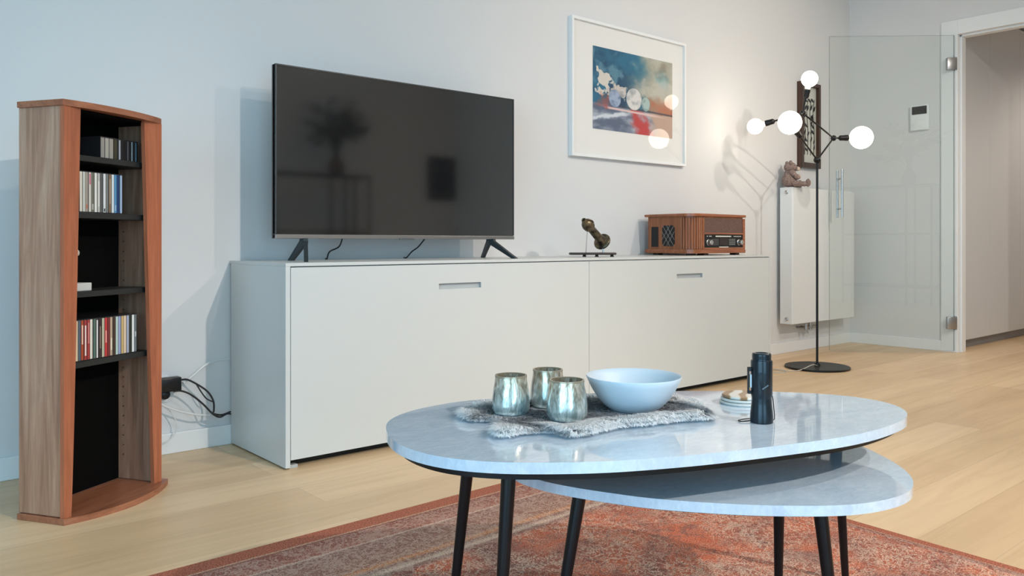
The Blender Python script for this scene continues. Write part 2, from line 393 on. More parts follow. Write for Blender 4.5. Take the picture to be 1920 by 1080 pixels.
# ------------------------------------------------------------------ television
TY = 2.95
tx0, tx1 = at(516, 120, Y=TY).x, at(963, 185, Y=TY).x
tz0, tz1 = 0.8165, 1.488
tv = thing('television', 'large flat television with black screen standing on the white sideboard', 'television', ((tx0 + tx1) / 2, TY, CH))
hw = (tx1 - tx0) / 2; b0, b1 = tz0 - CH, tz1 - CH
bm = boxbm(-hw, hw, 0.003, 0.032, b0, b1, 0.002); box(bm, -hw + 0.16, hw - 0.16, 0.03, 0.075, b0 + 0.04, b1 - 0.22, 0.01)
link('back_case', bm, M['black_plastic'], tv)
bm = bmesh.new(); fw = 0.006
box(bm, -hw, -hw + fw, -0.004, 0.02, b0 + 0.018, b1, 0.001); box(bm, hw - fw, hw, -0.004, 0.02, b0 + 0.018, b1, 0.001); box(bm, -hw + fw, hw - fw, -0.004, 0.02, b1 - fw, b1, 0.001)
link('frame', bm, M['tv_frame'], tv)
bz = link('lower_bezel', boxbm(-hw, hw, -0.006, 0.02, b0, b0 + 0.016, 0.0015), M['tv_bezel'], tv)
link('sensor_tab', boxbm(-0.045, 0.03, -0.008, 0.0, b0 - 0.004, b0 + 0.004, 0.001), mat('tv_tab', (0.1, 0.1, 0.1), 0.3), tv)
link('screen', boxbm(-hw + fw, hw - fw, -0.0015, 0.004, b0 + 0.016, b1 - fw), M['screen'], tv)
def tvleg(apex_u, back_u, front_u):
    A = at(apex_u, 450, Y=TY + 0.012); Bk = at(back_u, 480, Y=TY + 0.125); Ft = at(front_u, 480, Y=TY - 0.15)
    A.z = tz0 + 0.002
    bm = bmesh.new()
    for P in (Bk, Ft):
        P.z = CH
        d = Vector((P.x - A.x, P.y - A.y, 0)); d.normalize(); w = Vector((-d.y, d.x, 0)) * 0.008
        top = [A - d * 0.004 - w, A + d * 0.03 - w, A + d * 0.03 + w, A - d * 0.004 + w]
        mid = [A - d * 0.006 - w + Vector((0, 0, -0.02)), A + d * 0.035 - w + Vector((0, 0, -0.012)), A + d * 0.035 + w + Vector((0, 0, -0.012)), A - d * 0.006 + w + Vector((0, 0, -0.02))]
        bot = [P - d * 0.016 - w, P + d * 0.012 - w, P + d * 0.012 + w, P - d * 0.016 + w]
        rings = [[bm.verts.new(v - tv.location) for v in r] for r in (top, mid, bot)]
        bm.faces.new(rings[0]); bm.faces.new(rings[2])
        for a, b in zip(rings, rings[1:]):
            for i in range(4): bm.faces.new((a[i], a[(i + 1) % 4], b[(i + 1) % 4], b[i]))
    link('leg', bm, M['tv_leg'], tv)
tvleg(573, 545, 574); tvleg(918, 905, 966)
for us, lab, nm in (([(643, 452), (636, 462), (618, 472), (613, 486)], 'short black cable hanging behind the television near its left foot', 'cable'), ([(800, 450), (785, 462), (772, 472), (762, 484)], 'short black cable hanging below the middle of the television', 'cable')):
    ys = [3.0, 3.06, 3.1, 3.12]
    P = [at(u, v, Y=y) for (u, v), y in zip(us, ys)]; P[0].z = 0.83; P[-1].z = CH + 0.004; P.append(P[-1] + Vector((0.02, 0.05, 0)))
    tag(link(nm, tube(P, 0.0032), M['cable_black'], None, True), lab, 'cable')

# ------------------------------------------------------------------ CD tower
TO = Vector((0.535, 2.5706, 0)); TR = math.radians(31.8)
tw = thing('cd_tower', 'tall narrow walnut media tower with open charcoal shelves against the left wall', 'shelf tower', TO, TR)
TW, TD, TH = 0.386, 0.168, 1.208
link('lid_shade_sheet', boxbm(0.018, TW - 0.018, 0.012, TD - 0.012, TH - 0.024, TH - 0.0185), M['black_board'], tw)  # added black sheet stands in for the shade under the lid
def bow(x0, x1, y0, y1, out, n=14, side=0.0):
    pts = [(x1, y1), (x0, y1), (x0, y0)]
    for i in range(1, n): 
        t = i / n; pts.append((x0 + (x1 - x0) * t, y0 - out * 4 * t * (1 - t)))
    pts.append((x1, y0)); return pts
def sidepanel(x0, x1, mtl):
    return link('side_panel', boxbm(x0, x1, 0.012, TD, 0.02, TH - 0.018, 0.001), mtl, tw)
sidepanel(0.002, 0.018, M['walnut']); sidepanel(TW - 0.018, TW - 0.002, M['walnut'])
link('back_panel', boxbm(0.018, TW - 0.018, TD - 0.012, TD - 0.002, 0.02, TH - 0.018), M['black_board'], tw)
link('top', prism(bow(-0.004, TW + 0.001, 0.0, TD, 0.028), TH - 0.018, TH, bev=0.0012, seg=1), M['walnut_flat'], tw)
link('base', prism(bow(-0.004, TW + 0.027, -0.004, TD, 0.06), 0, 0.018, bev=0.0012, seg=1), M['walnut_flat'], tw)
def post(left):
    bm = bmesh.new(); n = 14; rows = []
    for i in range(n + 1):
        t = i / n; z = 0.018 + (TH - 0.036) * t
        w = 0.024 + 0.033 * t ** 0.8; 
        if left: xs = (0.0, w)
        else: xs = (TW - 0.004 - 0.026 - 0.045 * t ** 0.9, TW)
        rows.append([bm.verts.new((x, y, z)) for x, y in ((xs[0], 0.0), (xs[1], -0.002 if left else -0.002), (xs[1], 0.014), (xs[0], 0.014))])
    bm.faces.new(rows[0]); bm.faces.new(rows[-1])
    for a, b in zip(rows, rows[1:]):
        for i in range(4): bm.faces.new((a[i], a[(i + 1) % 4], b[(i + 1) % 4], b[i]))
    link('front_post', bm, M['walnut_edge'], tw)
post(True); post(False)
SHZ = [1.059, 0.890, 0.656, 0.449]
for z in SHZ: link('shelf', boxbm(0.018, TW - 0.018, 0.028, TD - 0.012, z - 0.017, z, 0.001), M['charcoal'], tw)
for z in np.arange(0.1, 0.87, 0.032):
    if min(abs(z - q + 0.008) for q in SHZ) < 0.012: continue
    link('shelf_pin', lathe([(0.0022, 0), (0.0022, 0.0015)], 8, None, Matrix.Translation((TW - 0.0195, 0.135, z)) @ Matrix.Rotation(PI / 2, 4, 'Y')), M['metal_pin'], tw)
def tower(x, y, z): return tw.matrix_basis @ Vector((x, y, z)) if False else TO + Vector((x * math.cos(TR) - y * math.sin(TR), x * math.sin(TR) + y * math.cos(TR), z))
clear_case = mat('clear_case_plastic', (0.025, 0.025, 0.028), 0.2)
_cm = {}
def colmat(col, rough=0.4):
    if col not in _cm: _cm[col] = mat('case_insert', tuple((c / 255) ** 2.2 for c in col), rough)
    return _cm[col]
CDW, CDH, CDD = 0.0104, 0.124, 0.118
cd_me = boxbm(-CDW / 2, CDW / 2, 0, CDD, 0, CDH, 0.0006); cd_mesh = bpy.data.meshes.new('cd_case'); cd_me.to_mesh(cd_mesh); cd_me.free(); cd_mesh.materials.append(clear_case)
def spine_mesh(w, h, y0):
    b = boxbm(-w / 2, w / 2, y0, y0 + 0.004, 0.003, h); me = bpy.data.meshes.new('spine'); b.to_mesh(me); b.free(); me.materials.append(None); return me
ORD = 'first second third fourth fifth sixth seventh eighth ninth tenth eleventh twelfth thirteenth fourteenth fifteenth sixteenth seventeenth eighteenth nineteenth twentieth twenty-first twenty-second'.split()
def cd_row(x0, z, cols, shelfname, group):
    sm = spine_mesh(0.0088, CDH - 0.003, -0.0006)
    for i, (nm, col, extra) in enumerate(cols):
        o = bpy.data.objects.new('cd_case', cd_mesh); C.objects.link(o)
        o.location = tower(x0 + i * 0.0111, 0.036 + 0.0015 * (random.random() - .5), z); o.rotation_euler = (0, 0, TR)
        tag(o, f'{nm} CD case, {ORD[i]} from left on {shelfname}', 'cd case', group)
        s = bpy.data.objects.new('spine_label', sm); C.objects.link(s); s.parent = o
        s.material_slots[0].link = 'OBJECT'; s.material_slots[0].material = colmat(col)
        if extra:
            z0, z1, c2 = extra
            e = bpy.data.objects.new('spine_print', spine_mesh(0.005, z1 - z0, -0.001)); C.objects.link(e); e.parent = o; e.location = (0, 0, z0 - 0.003)
            e.material_slots[0].link = 'OBJECT'; e.material_slots[0].material = colmat(c2)
upper = [('cream white', (228, 222, 208), None), ('pale grey-green', (205, 210, 202), None), ('grey beige', (168, 158, 148), (0.012, 0.028, (190, 120, 90))), ('white and pink', (215, 212, 204), (0.085, 0.12, (205, 110, 130))),
    ('olive grey', (115, 116, 104), (0.01, 0.03, (190, 190, 180))), ('bright white', (235, 235, 228), None), ('light grey', (190, 190, 184), (0.02, 0.10, (222, 222, 216))), ('dark grey', (88, 90, 90), None), ('plain white', (225, 228, 230), (0.005, 0.018, (50, 55, 60))),
    ('mid grey', (120, 124, 124), None), ('brown and tan', (130, 105, 85), (0.03, 0.11, (165, 150, 130))), ('bluish white', (215, 226, 230), None), ('clear blue', (85, 145, 190), (0.01, 0.03, (150, 185, 210))), ('navy', (20, 60, 110), None), ('pale blue', (150, 175, 205), None)]
lower = [('cream', (220, 200, 165), None), ('slate blue', (85, 100, 115), None), ('orange red', (170, 75, 50), (0.05, 0.11, (235, 200, 180))), ('red-edged white', (165, 60, 60), (0.015, 0.108, (240, 228, 222))), ('brick red', (170, 62, 62), (0.05, 0.115, (205, 130, 125))),
    ('off-white', (228, 224, 212), None), ('grey green', (85, 110, 100), None), ('thin white', (70, 65, 70), (0.003, 0.12, (235, 232, 230))), ('dark brown', (60, 45, 45), (0.03, 0.10, (130, 110, 100))), ('straw', (190, 185, 160), None),
    ('bright red', (195, 60, 62), (0.045, 0.085, (235, 160, 150))), ('maroon', (120, 50, 52), None), ('tan', (190, 165, 140), (0.02, 0.06, (225, 215, 195))), ('umber', (72, 55, 45), None), ('pale mint', (190, 212, 205), None), ('lavender blue', (155, 165, 205), None),
    ('golden tan', (205, 175, 120), None), ('peach', (228, 205, 178), None), ('pale lavender', (170, 178, 200), None), ('dark green', (42, 52, 40), None), ('clean white', (232, 236, 236), None), ('steel grey', (115, 125, 128), (0.05, 0.07, (190, 200, 200)))]
cd_row(0.0945, SHZ[1], upper, 'second tower shelf', 'CD cases on the second shelf')
cd_row(0.0785, SHZ[3], lower, 'fourth tower shelf', 'CD cases on the fourth shelf')
cas_me = boxbm(-0.0078, 0.0078, 0, 0.105, 0, 0.068, 0.0006); cas_mesh = bpy.data.meshes.new('cassette_case'); cas_me.to_mesh(cas_mesh); cas_me.free(); cas_mesh.materials.append(clear_case)
cs = [('pale grey', (150, 148, 142), 0.0145), ('bright grey', (175, 172, 162), 0.0145), ('light grey', (160, 156, 148), 0.0150), ('olive brown', (60, 60, 42), 0.0125), ('white-striped', (175, 180, 190), 0.0060), ('black', (28, 28, 30), 0.01), ('dark grey-edged', (105, 105, 110), 0.003), ('black with a blue-white edge', (150, 180, 190), 0.003), ('black with a pale blue edge', (120, 165, 190), 0.003)]
for i, (nm, col, w) in enumerate(cs):
    o = bpy.data.objects.new('cassette_case', cas_mesh); C.objects.link(o)
    o.location = tower(0.187 + i * 0.0172, 0.046, SHZ[0]); o.rotation_euler = (0, 0, TR)
    tag(o, f'{nm} cassette case, {ORD[i]} from left on top tower shelf', 'cassette case', 'cassette cases on the top shelf')
    s = bpy.data.objects.new('spine_label', spine_mesh(w, 0.064, -0.0006)); C.objects.link(s); s.parent = o
    s.material_slots[0].link = 'OBJECT'; s.material_slots[0].material = colmat(col)
# figurine behind the left post
fg = thing('figurine', 'small white statuette on a marble block, half hidden behind the tower post', 'figurine', tower(0.105, 0.085, SHZ[2]), TR)
ivory = mat('ivory_resin', (0.72, 0.68, 0.6), 0.4)
link('base', boxbm(-0.045, 0.045, -0.035, 0.035, 0, 0.024, 0.002), mat('pale_stone', (0.66, 0.65, 0.62), 0.35), fg)
fgb = lathe([(0.014, 0.024), (0.015, 0.028), (0.010, 0.032), (0.014, 0.036), (0.012, 0.04), (0.007, 0.044), (0.011, 0.055), (0.015, 0.075), (0.013, 0.095), (0.0085, 0.108), (0.012, 0.122), (0.013, 0.132), (0.006, 0.140), (0.0045, 0.145), (0.008, 0.150), (0.009, 0.157), (0.007, 0.164), (0.0, 0.168)], 20)
tube([(0.011, 0, 0.13), (0.02, -0.008, 0.118), (0.012, -0.016, 0.108)], 0.0032, 8, fgb); tube([(-0.011, 0, 0.13), (-0.018, -0.004, 0.14), (-0.008, -0.004, 0.155)], 0.003, 8, fgb)
link('figure', fgb, ivory, fg, True, 60)

# ------------------------------------------------------------------ framed painting
def art_color(s, t):
    # s: 0..1 left to right, t: 0..1 bottom to top; abstract wash with pale round stones on a ledge
    def nz(x, y, o=0.0): return noise.fractal(Vector((x, y, o)), 0.9, 2.0, 5)
    n1 = nz(s * 3, t * 3, 1.3); n2 = nz(s * 6, t * 5, 7.7); n3 = nz(s * 14, t * 12, 3.1)
    def mixc(a, b, f): f = max(0, min(1, f)); return tuple(p + (q - p) * f for p, q in zip(a, b))
    def sm(a, b, x): x = max(0, min(1, (x - a) / (b - a))); return x * x * (3 - 2 * x)
    teal, deep, sand, rust, pale = (38, 105, 135), (22, 62, 92), (168, 166, 150), (178, 112, 84), (205, 202, 190)
    c = mixc(teal, deep, 0.5 + 1.3 * n1)
    c = mixc(c, (110, 150, 165), sm(0.1, 0.6, n2) * 0.7)
    c = mixc(c, sand, sm(0.42, 0.72, s + 0.16 * n1 + 0.1 * (t - 0.6)))
    c = mixc(c, (120, 165, 172), sm(0.0, 0.12, 0.16 - math.hypot((s - 0.85) * 0.9, t - 0.72) + 0.12 * n2) * 0.75)
    c = mixc(c, (128, 112, 92), sm(-0.1, 0.5, n2 + 0.1 * n3) * sm(0.5, 0.7, s) * 0.45)
    c = mixc(c, pale, sm(0.05, 0.7, n1 + 0.5 * t + 0.2 * n3) * sm(0.3, 0.7, s) * 0.6)
    c = mixc(c, pale, sm(0.93, 1.02, s + 0.05 * n2) * 0.7)
    c = mixc(c, rust, sm(0.62, 0.9, s + 0.12 * n2) * sm(0.62, 0.4, t + 0.15 * n1))
    # rock spray at the left
    d = math.hypot((s - 0.12) * 1.1, (t - 0.60) * 0.9) + 0.14 * n3 + 0.05 * n2
    c = mixc(c, (212, 205, 195), sm(0.115, 0.085, d))
    d = math.hypot((s - 0.27) * 0.8, (t - 0.49)) + 0.1 * n3
    c = mixc(c, (200, 190, 182), sm(0.085, 0.06, d))
    # lower part below the ledge
    ledge = 0.315 - 0.03 * s
    low = mixc((88, 100, 122), (165, 172, 185), 0.5 + 1.2 * nz(s * 4, t * 7, 5.5))
    low = mixc(low, (188, 62, 62), sm(0.17, 0.02, abs(s - 0.56 + 0.35 * (t - 0.12)) + 0.10 * n2 + 0.05 * n3))
    low = mixc(low, (188, 158, 140), sm(0.62, 0.78, s + 0.1 * n2))
    low = mixc(low, (205, 212, 220), sm(0.035, 0.01, abs(t - 0.13 - 0.27 * s + 0.02 * n3)) * sm(0.5, 0.35, s))
    c = mixc(c, low, sm(ledge + 0.01, ledge - 0.01, t + 0.015 * n3))
    c = mixc(c, (60, 60, 75), sm(0.02, 0.0, abs(t - ledge - 0.012)) * sm(0.2, 0.35, s) * 0.9)
    c = mixc(c, (222, 190, 185), sm(0.02, 0.006, abs(t - ledge + 0.03)) * sm(0.1, 0.2, s) * sm(0.95, 0.7, s))
    c = mixc(c, (165, 80, 72), 0.7 * sm(0.08, 0.01, math.hypot(s - 0.16, t - 0.35) + 0.07 * n2 + 0.04 * n3))
    for cx, cy, rx, ry, col in ((0.26, 0.405, 0.072, 0.11, (160, 175, 200)), (0.355, 0.485, 0.04, 0.062, (205, 200, 196)), (0.495, 0.435, 0.098, 0.14, (222, 220, 216)), (0.645, 0.395, 0.055, 0.09, (175, 195, 190))):
        d = math.hypot((s - cx) / rx, (t - cy) / ry)
        cc = mixc(col, (col[0] - 55, col[1] - 50, col[2] - 45), 0.35 + 1.1 * n3 if n3 > -0.2 else 0.1)
        c = mixc(c, (60, 75, 88), sm(1.10, 1.0, d) * 0.25); c = mixc(c, cc, sm(1.02, 0.95, d))
    return tuple((max(0, min(255, v)) / 255) ** 2.2 for v in c) + (1,)
fx0, fx1, fz0, fz1 = 3.150, 4.160, 1.280, 2.052
pf = thing('framed_painting', 'white-framed abstract painting with round stones hung above the sideboard', 'painting', ((fx0 + fx1) / 2, YW, (fz0 + fz1) / 2))
hw, hh = (fx1 - fx0) / 2, (fz1 - fz0) / 2
bm = bmesh.new(); fw = 0.016
box(bm, -hw, -hw + fw, -0.031, 0, -hh, hh, 0.001); box(bm, hw - fw, hw, -0.031, 0, -hh, hh, 0.001); box(bm, -hw + fw, hw - fw, -0.031, 0, -hh, -hh + fw, 0.001); box(bm, -hw + fw, hw - fw, -0.031, 0, hh - fw, hh, 0.001)
link('frame', bm, mat('white_frame', (0.83, 0.84, 0.84), 0.35), pf)
link('mat_board', boxbm(-hw + fw, hw - fw, -0.014, -0.010, -hh + fw, hh - fw), mat('mat_board', (0.82, 0.81, 0.78), 0.8), pf)
ax0, ax1, az0, az1 = 3.328 - pf.location.x, 4.040 - pf.location.x, 1.446 - pf.location.z, 1.914 - pf.location.z
NX, NZ = 300, 210
vs = [(ax0 + (ax1 - ax0) * i / NX, -0.0150, az0 + (az1 - az0) * j / NZ) for j in range(NZ + 1) for i in range(NX + 1)]
fcs = [(j * (NX + 1) + i, j * (NX + 1) + i + 1, (j + 1) * (NX + 1) + i + 1, (j + 1) * (NX + 1) + i) for j in range(NZ) for i in range(NX)]
me = bpy.data.meshes.new('artwork'); me.from_pydata(vs, [], fcs); ca = me.color_attributes.new('Col', 'FLOAT_COLOR', 'POINT')
ca.data.foreach_set('color', [c for j in range(NZ + 1) for i in range(NX + 1) for c in art_color(i / NX, j / NZ)])
link('artwork', me, vcol_mat('painting_paper', 0.7), pf)
link('glass', boxbm(-hw + fw, hw - fw, -0.024, -0.022, -hh + fw, hh - fw), M['picture_glass'], pf)

# ------------------------------------------------------------------ wood-framed relief by the corner
px0, px1, pz0, pz1 = 5.525, 5.795, 1.360, 1.998
rp = thing('framed_relief', 'narrow tall brown-framed picture of leaves behind the floor lamp', 'picture', ((px0 + px1) / 2, YW, (pz0 + pz1) / 2))
hw, hh = (px1 - px0) / 2, (pz1 - pz0) / 2; bm = bmesh.new(); fw = 0.028; dk = wood('dark_brown_frame', (0.055, 0.025, 0.015), (0.03, 0.014, 0.009), (0.09, 0.04, 0.022), 'Z', rough=0.35)
box(bm, -hw, -hw + fw, -0.045, 0, -hh, hh, 0.003); box(bm, hw - fw, hw, -0.045, 0, -hh, hh, 0.003); box(bm, -hw + fw, hw - fw, -0.045, 0, -hh, -hh + fw + 0.01, 0.003); box(bm, -hw + fw, hw - fw, -0.045, 0, hh - fw, hh, 0.003)
link('frame', bm, dk, rp)
link('panel', boxbm(-hw + fw, hw - fw, -0.018, 0, -hh + fw, hh - fw), mat('pale_panel', (0.55, 0.56, 0.50), 0.6), rp)
bm = bmesh.new(); ink = mat('dark_inlay', (0.02, 0.02, 0.018), 0.5)
rnd = random.Random(3)
def leaf(cx, cz, L_, a, w):
    p = [(0, 0)] + [(L_ * t, w * math.sin(PI * t)) for t in (0.2, 0.4, 0.6, 0.8)] + [(L_, 0)] + [(L_ * t, -w * math.sin(PI * t)) for t in (0.8, 0.6, 0.4, 0.2)]
    R = [(cx + x * math.cos(a) - z * math.sin(a), cz + x * math.sin(a) + z * math.cos(a)) for x, z in p]
    a_ = [bm.verts.new((x, -0.022, z)) for x, z in R]; b_ = [bm.verts.new((x, -0.017, z)) for x, z in R]
    bm.faces.new(a_); 
    for i in range(len(R)): bm.faces.new((a_[i], a_[(i + 1) % len(R)], b_[(i + 1) % len(R)], b_[i]))
for kx in (-0.06, -0.02, 0.025, 0.07):
    tube([(kx, -0.02, -0.22), (kx + 0.008, -0.02, -0.05), (kx - 0.01, -0.02, 0.1), (kx + 0.01, -0.02, 0.2)], 0.0028, 6, bm)
    for q in range(7): leaf(kx, -0.2 + q * 0.06 + rnd.random() * 0.02, 0.035 + 0.02 * rnd.random(), rnd.choice((0.9, 2.2)) + rnd.random() * 0.4, 0.008)
link('leaf_inlay', bm, ink, rp)

# ------------------------------------------------------------------ radiator
rx0, rx1, ry0, ry1, rz0, rz1 = 5.24, 6.14, 3.06, 3.155, 0.222, 1.195
ra = thing('radiator', 'flat white vertical panel radiator on the wall behind the floor lamp', 'radiator', ((rx0 + rx1) / 2, YW, 0))
lx = (rx0 + rx1) / 2; wm = mat('radiator_enamel', (0.78, 0.79, 0.78), 0.3)
bm = boxbm(rx0 - lx + 0.012, rx1 - lx - 0.012, ry0 - YW + 0.01, ry1 - YW, rz0 + 0.004, rz1 - 0.006, 0.004)
link('body', bm, wm, ra)
link('front_panel', boxbm(rx0 - lx + 0.010, rx1 - lx, ry0 - YW, ry0 - YW + 0.012, rz0, rz1, 0.003), wm, ra)
link('side_cover', boxbm(rx0 - lx, rx0 - lx + 0.012, ry0 - YW + 0.004, ry1 - YW + 0.004, rz0, rz1, 0.003), wm, ra)
link('side_cover', boxbm(rx1 - lx - 0.012, rx1 - lx, ry0 - YW + 0.013, ry1 - YW + 0.004, rz0, rz1, 0.003), wm, ra)
for z in (rz1 - 0.035, rz0 + 0.035):
    bm = lathe([(0.0, 0), (0.014, 0), (0.014, 0.004), (0.009, 0.007), (0.006, 0.004), (0, 0.004)], 20, None, Matrix.Translation((rx0 - lx, -0.085, z)) @ Matrix.Rotation(-PI / 2, 4, 'Y'), cap=False)
    link('vent_plug', bm, M['steel'], ra, True)
bm = bmesh.new()
for x in (-0.03, 0.03):
    rod((x, -0.075, 0.16), (x, -0.075, 0.225), 0.012, bm=bm); rod((x, -0.075, 0.175), (x, 0.0, 0.175), 0.008, bm=bm)
rod((-0.03, -0.075, 0.18), (0.10, -0.075, 0.18), 0.009, 0.012, bm=bm)
v_ = link('valve', bm, M['hinge'], ra, True); v_.location = (-0.14, 0, 0)
for x in (-0.3, 0.3): link('bracket', boxbm(x - 0.015, x + 0.015, -0.04, 0, 0.5, 1.0), wm, ra)

# ------------------------------------------------------------------ teddy bear
_b = at(1480, 350, Y=3.105); bx, by = _b.x, _b.y
tb = thing('teddy_bear', 'small brown teddy bear sitting sideways on top of the radiator', 'teddy bear', (bx, by, rz1), math.radians(-36))
tb.scale = (1.1, 1.1, 1.06)
def fur_mat(name, a, b, sc=120):
    m = mat(name, a, 0.95); k = NT(m); n = k.n('ShaderNodeTexNoise', i_Scale=sc, i_Detail=4.0); k.l(k.obj(), n.inputs['Vector'])
    k.l(k.ramp(n.outputs[0], [(0.35, b), (0.65, a)]), k.b.inputs['Base Color']); k.bump(n.outputs[0], 1.0, 0.006)
    return m
plush = fur_mat('brown_plush', (0.34, 0.245, 0.21), (0.17, 0.115, 0.10)); pad = fur_mat('pale_plush', (0.66, 0.53, 0.45), (0.5, 0.38, 0.32))
def fuzzy(name, blobs, m, parent, amp=0.0025):
    bm = bmesh.new()
    for c_, r_, sc_ in blobs: ball(bm, c_, r_, 3, sc_)
    o = link(name, bm, m, parent, True, 180)
    md = o.modifiers.new('remesh', 'REMESH'); md.mode = 'VOXEL'; md.voxel_size = 0.0035; md.use_smooth_shade = True
    tx = bpy.data.textures.new('plush', 'CLOUDS'); tx.noise_scale = 0.008
    d = o.modifiers.new('fuzz', 'DISPLACE'); d.texture = tx; d.strength = amp * 2; d.mid_level = 0.5
    return o
fuzzy('body', [((0, 0, 0.048), 0.050, (0.95, 0.95, 0.95)), ((0.004, 0, 0.082), 0.038, (1, 1, 1)), ((0.004, 0, 0.105), 0.026, (1, 1, 1))], plush, tb)
hd = fuzzy('head', [((0.006, 0, 0.136), 0.038, (1.08, 1.02, 0.92)), ((0.030, 0, 0.128), 0.024, (1.1, 1, 0.9))], plush, tb)
fuzzy('muzzle', [((0.050, 0, 0.126), 0.0185, (1.3, 1, 0.85))], pad, hd, 0.001)
link('nose', ball(bmesh.new(), (0.0745, 0, 0.132), 0.006, 2, (0.8, 1.2, 0.9)), M['black_plastic'], hd, True)
for s in (-1, 1):
    fuzzy('ear', [((-0.004, s * 0.029, 0.164), 0.0165, (0.6, 1, 1))], plush, hd, 0.001)
    link('eye', ball(bmesh.new(), (0.040, s * 0.017, 0.146), 0.0038, 2), M['black_plastic'], hd, True)
    fuzzy('arm', [((0.002, s * 0.040, 0.100), 0.019, (1, 0.9, 1)), ((0.010, s * 0.050, 0.085), 0.017, (1, 1, 1)), ((0.022, s * 0.054, 0.072), 0.016, (1, 1, 1)), ((0.034, s * 0.052, 0.064), 0.015, (1, 1, 1))], plush, tb, 0.001)
    fuzzy('leg', [((0.025, s * 0.034, 0.025), 0.025, (1, 1, 0.95)), ((0.05, s * 0.045, 0.022), 0.021, (1, 1, 1)), ((0.075, s * 0.054, 0.021), 0.018, (1, 1, 1)), ((0.098, s * 0.06, 0.028), 0.023, (0.62, 1, 1.2))], plush, tb, 0.001)
    fuzzy('paw_pad', [((0.044, s * 0.052, 0.070), 0.014, (0.8, 0.8, 1.2))], pad, tb, 0.0006)
    fuzzy('foot_pad', [((0.108, s * 0.0615, 0.027), 0.016, (0.4, 1, 1.15))], pad, tb, 0.0006)

# ------------------------------------------------------------------ floor lamp
LB = Vector((4.868, 2.67, 0))
fl = thing('floor_lamp', 'black floor lamp with angled arms and four lit globe bulbs', 'floor lamp', LB)
def l_(p): return p - LB
link('base', lathe([(0, 0), (0.198, 0), (0.2, 0.002), (0.2, 0.010), (0.197, 0.013), (0.02, 0.014), (0.016, 0.03), (0.0, 0.03)], 64, cap=False), M['black_metal'], fl, True)
J3 = at(1534, 300, Y=2.67); J3.x = LB.x
J2 = at(1563, 259, Y=2.64); J1 = at(1505, 212, Y=2.67)
link('pole', rod((0, 0, 0.012), l_(J3), 0.0075), M['black_metal'], fl, True)
Bm = at(1481, 230, Y=2.66); Bt = at(1518, 148, Y=2.63); Bl = at(1416, 237, Y=2.95); Br = at(1615, 258, Y=2.53)
for J in (J1, J2, J3):
    link('joint', ball(bmesh.new(), l_(J), 0.0225 if J is J3 else 0.019, 3), M['black_metal'], fl, True)
def arm(p, q): link('arm', rod(l_(p), l_(q), 0.0055, seg=12), M['black_metal'], fl, True)
arm(J3, J2); arm(J2, J1)
def bulb(src, B, r, R0):
    d = (B - src).normalized(); neck = B - d * (r + 0.014); s0 = neck - d * R0
    arm(src, s0)
    m, Ln = aim(l_(s0), l_(neck))
    so = link('socket', lathe([(0.006, -0.006), (0.013, 0), (0.0175, 0.006), (0.0175, Ln * 0.55), (0.019, Ln * 0.6), (0.019, Ln - 0.004), (0.016, Ln)], 24, None, m), M['black_metal'], fl, True)
    prof = [(0.0125, -0.004)]
    n = 22; a0 = math.asin(0.016 / r)
    prof.append((0.0135, 0.004))
    prof += [(r * math.sin(a0 + (PI - a0) * i / n), 0.014 + r - r * math.cos(a0 + (PI - a0) * i / n)) for i in range(n)] + [(0, 0.014 + 2 * r)]
    m2, _ = aim(l_(neck), l_(B))
    link('bulb', lathe(prof, 32, None, m2), M['bulb'], so, True, 180)
bulb(J3, Bm, 0.071, 0.062); bulb(J1, Bt, 0.050, 0.055); bulb(J1, Bl, 0.050, 0.058); bulb(J2, Br, 0.073, 0.062)
P = [(-0.02, -0.01, 0.018), (-0.1, -0.02, 0.03), (-0.22, 0.0, 0.006), (-0.30, 0.06, 0.005), (-0.28, 0.2, 0.005), (-0.36, 0.32, 0.005), (-0.42, 0.40, 0.005)]
link('power_cord', tube(P, 0.0028), M['cable_clear'], fl, True)
P = [(4.50, 3.13, 0.2), (4.47, 3.08, 0.05), (4.44, 2.86, 0.006), (4.50, 2.70, 0.005), (4.58, 2.72, 0.005), (4.56, 2.80, 0.008), (4.47, 2.83, 0.006), (4.42, 2.72, 0.004)]
tag(link('cable', tube(P, 0.0025), M['cable_clear'], None, True), 'thin pale cable curled on the floor between the sideboard and the lamp base', 'cable')

# ------------------------------------------------------------------ radio
rdx0, rdx1, ryf, ryb = 3.745, 4.262, 2.80, 3.13
rd = thing('radio', 'retro wooden radio with tuning dial at the right end of the sideboard', 'radio', ((rdx0 + rdx1) / 2, (ryf + ryb) / 2, CH), 0)
W2, D2 = (rdx1 - rdx0) / 2, (ryb - ryf) / 2; RH = 0.238
rwood = wood('radio_wood', (0.30, 0.095, 0.035), (0.20, 0.06, 0.022), (0.38, 0.14, 0.055), 'Z', rough=0.35); rwoodx = wood('radio_wood_lid', (0.34, 0.11, 0.045), (0.24, 0.075, 0.03), (0.42, 0.15, 0.065), 'X', rough=0.3)
RC = 0.085
def rrect(w, d, r, n=10, corners=(1, 1)):
    pts = [(w, d), (-w, d)]
    pts += [(-w + r - r * math.cos(PI / 2 * i / n), -d + r - r * math.sin(PI / 2 * i / n)) for i in range(n + 1)]
    pts += [(w - r * 0.25, -d), (w, -d + r * 0.25)]
    return pts
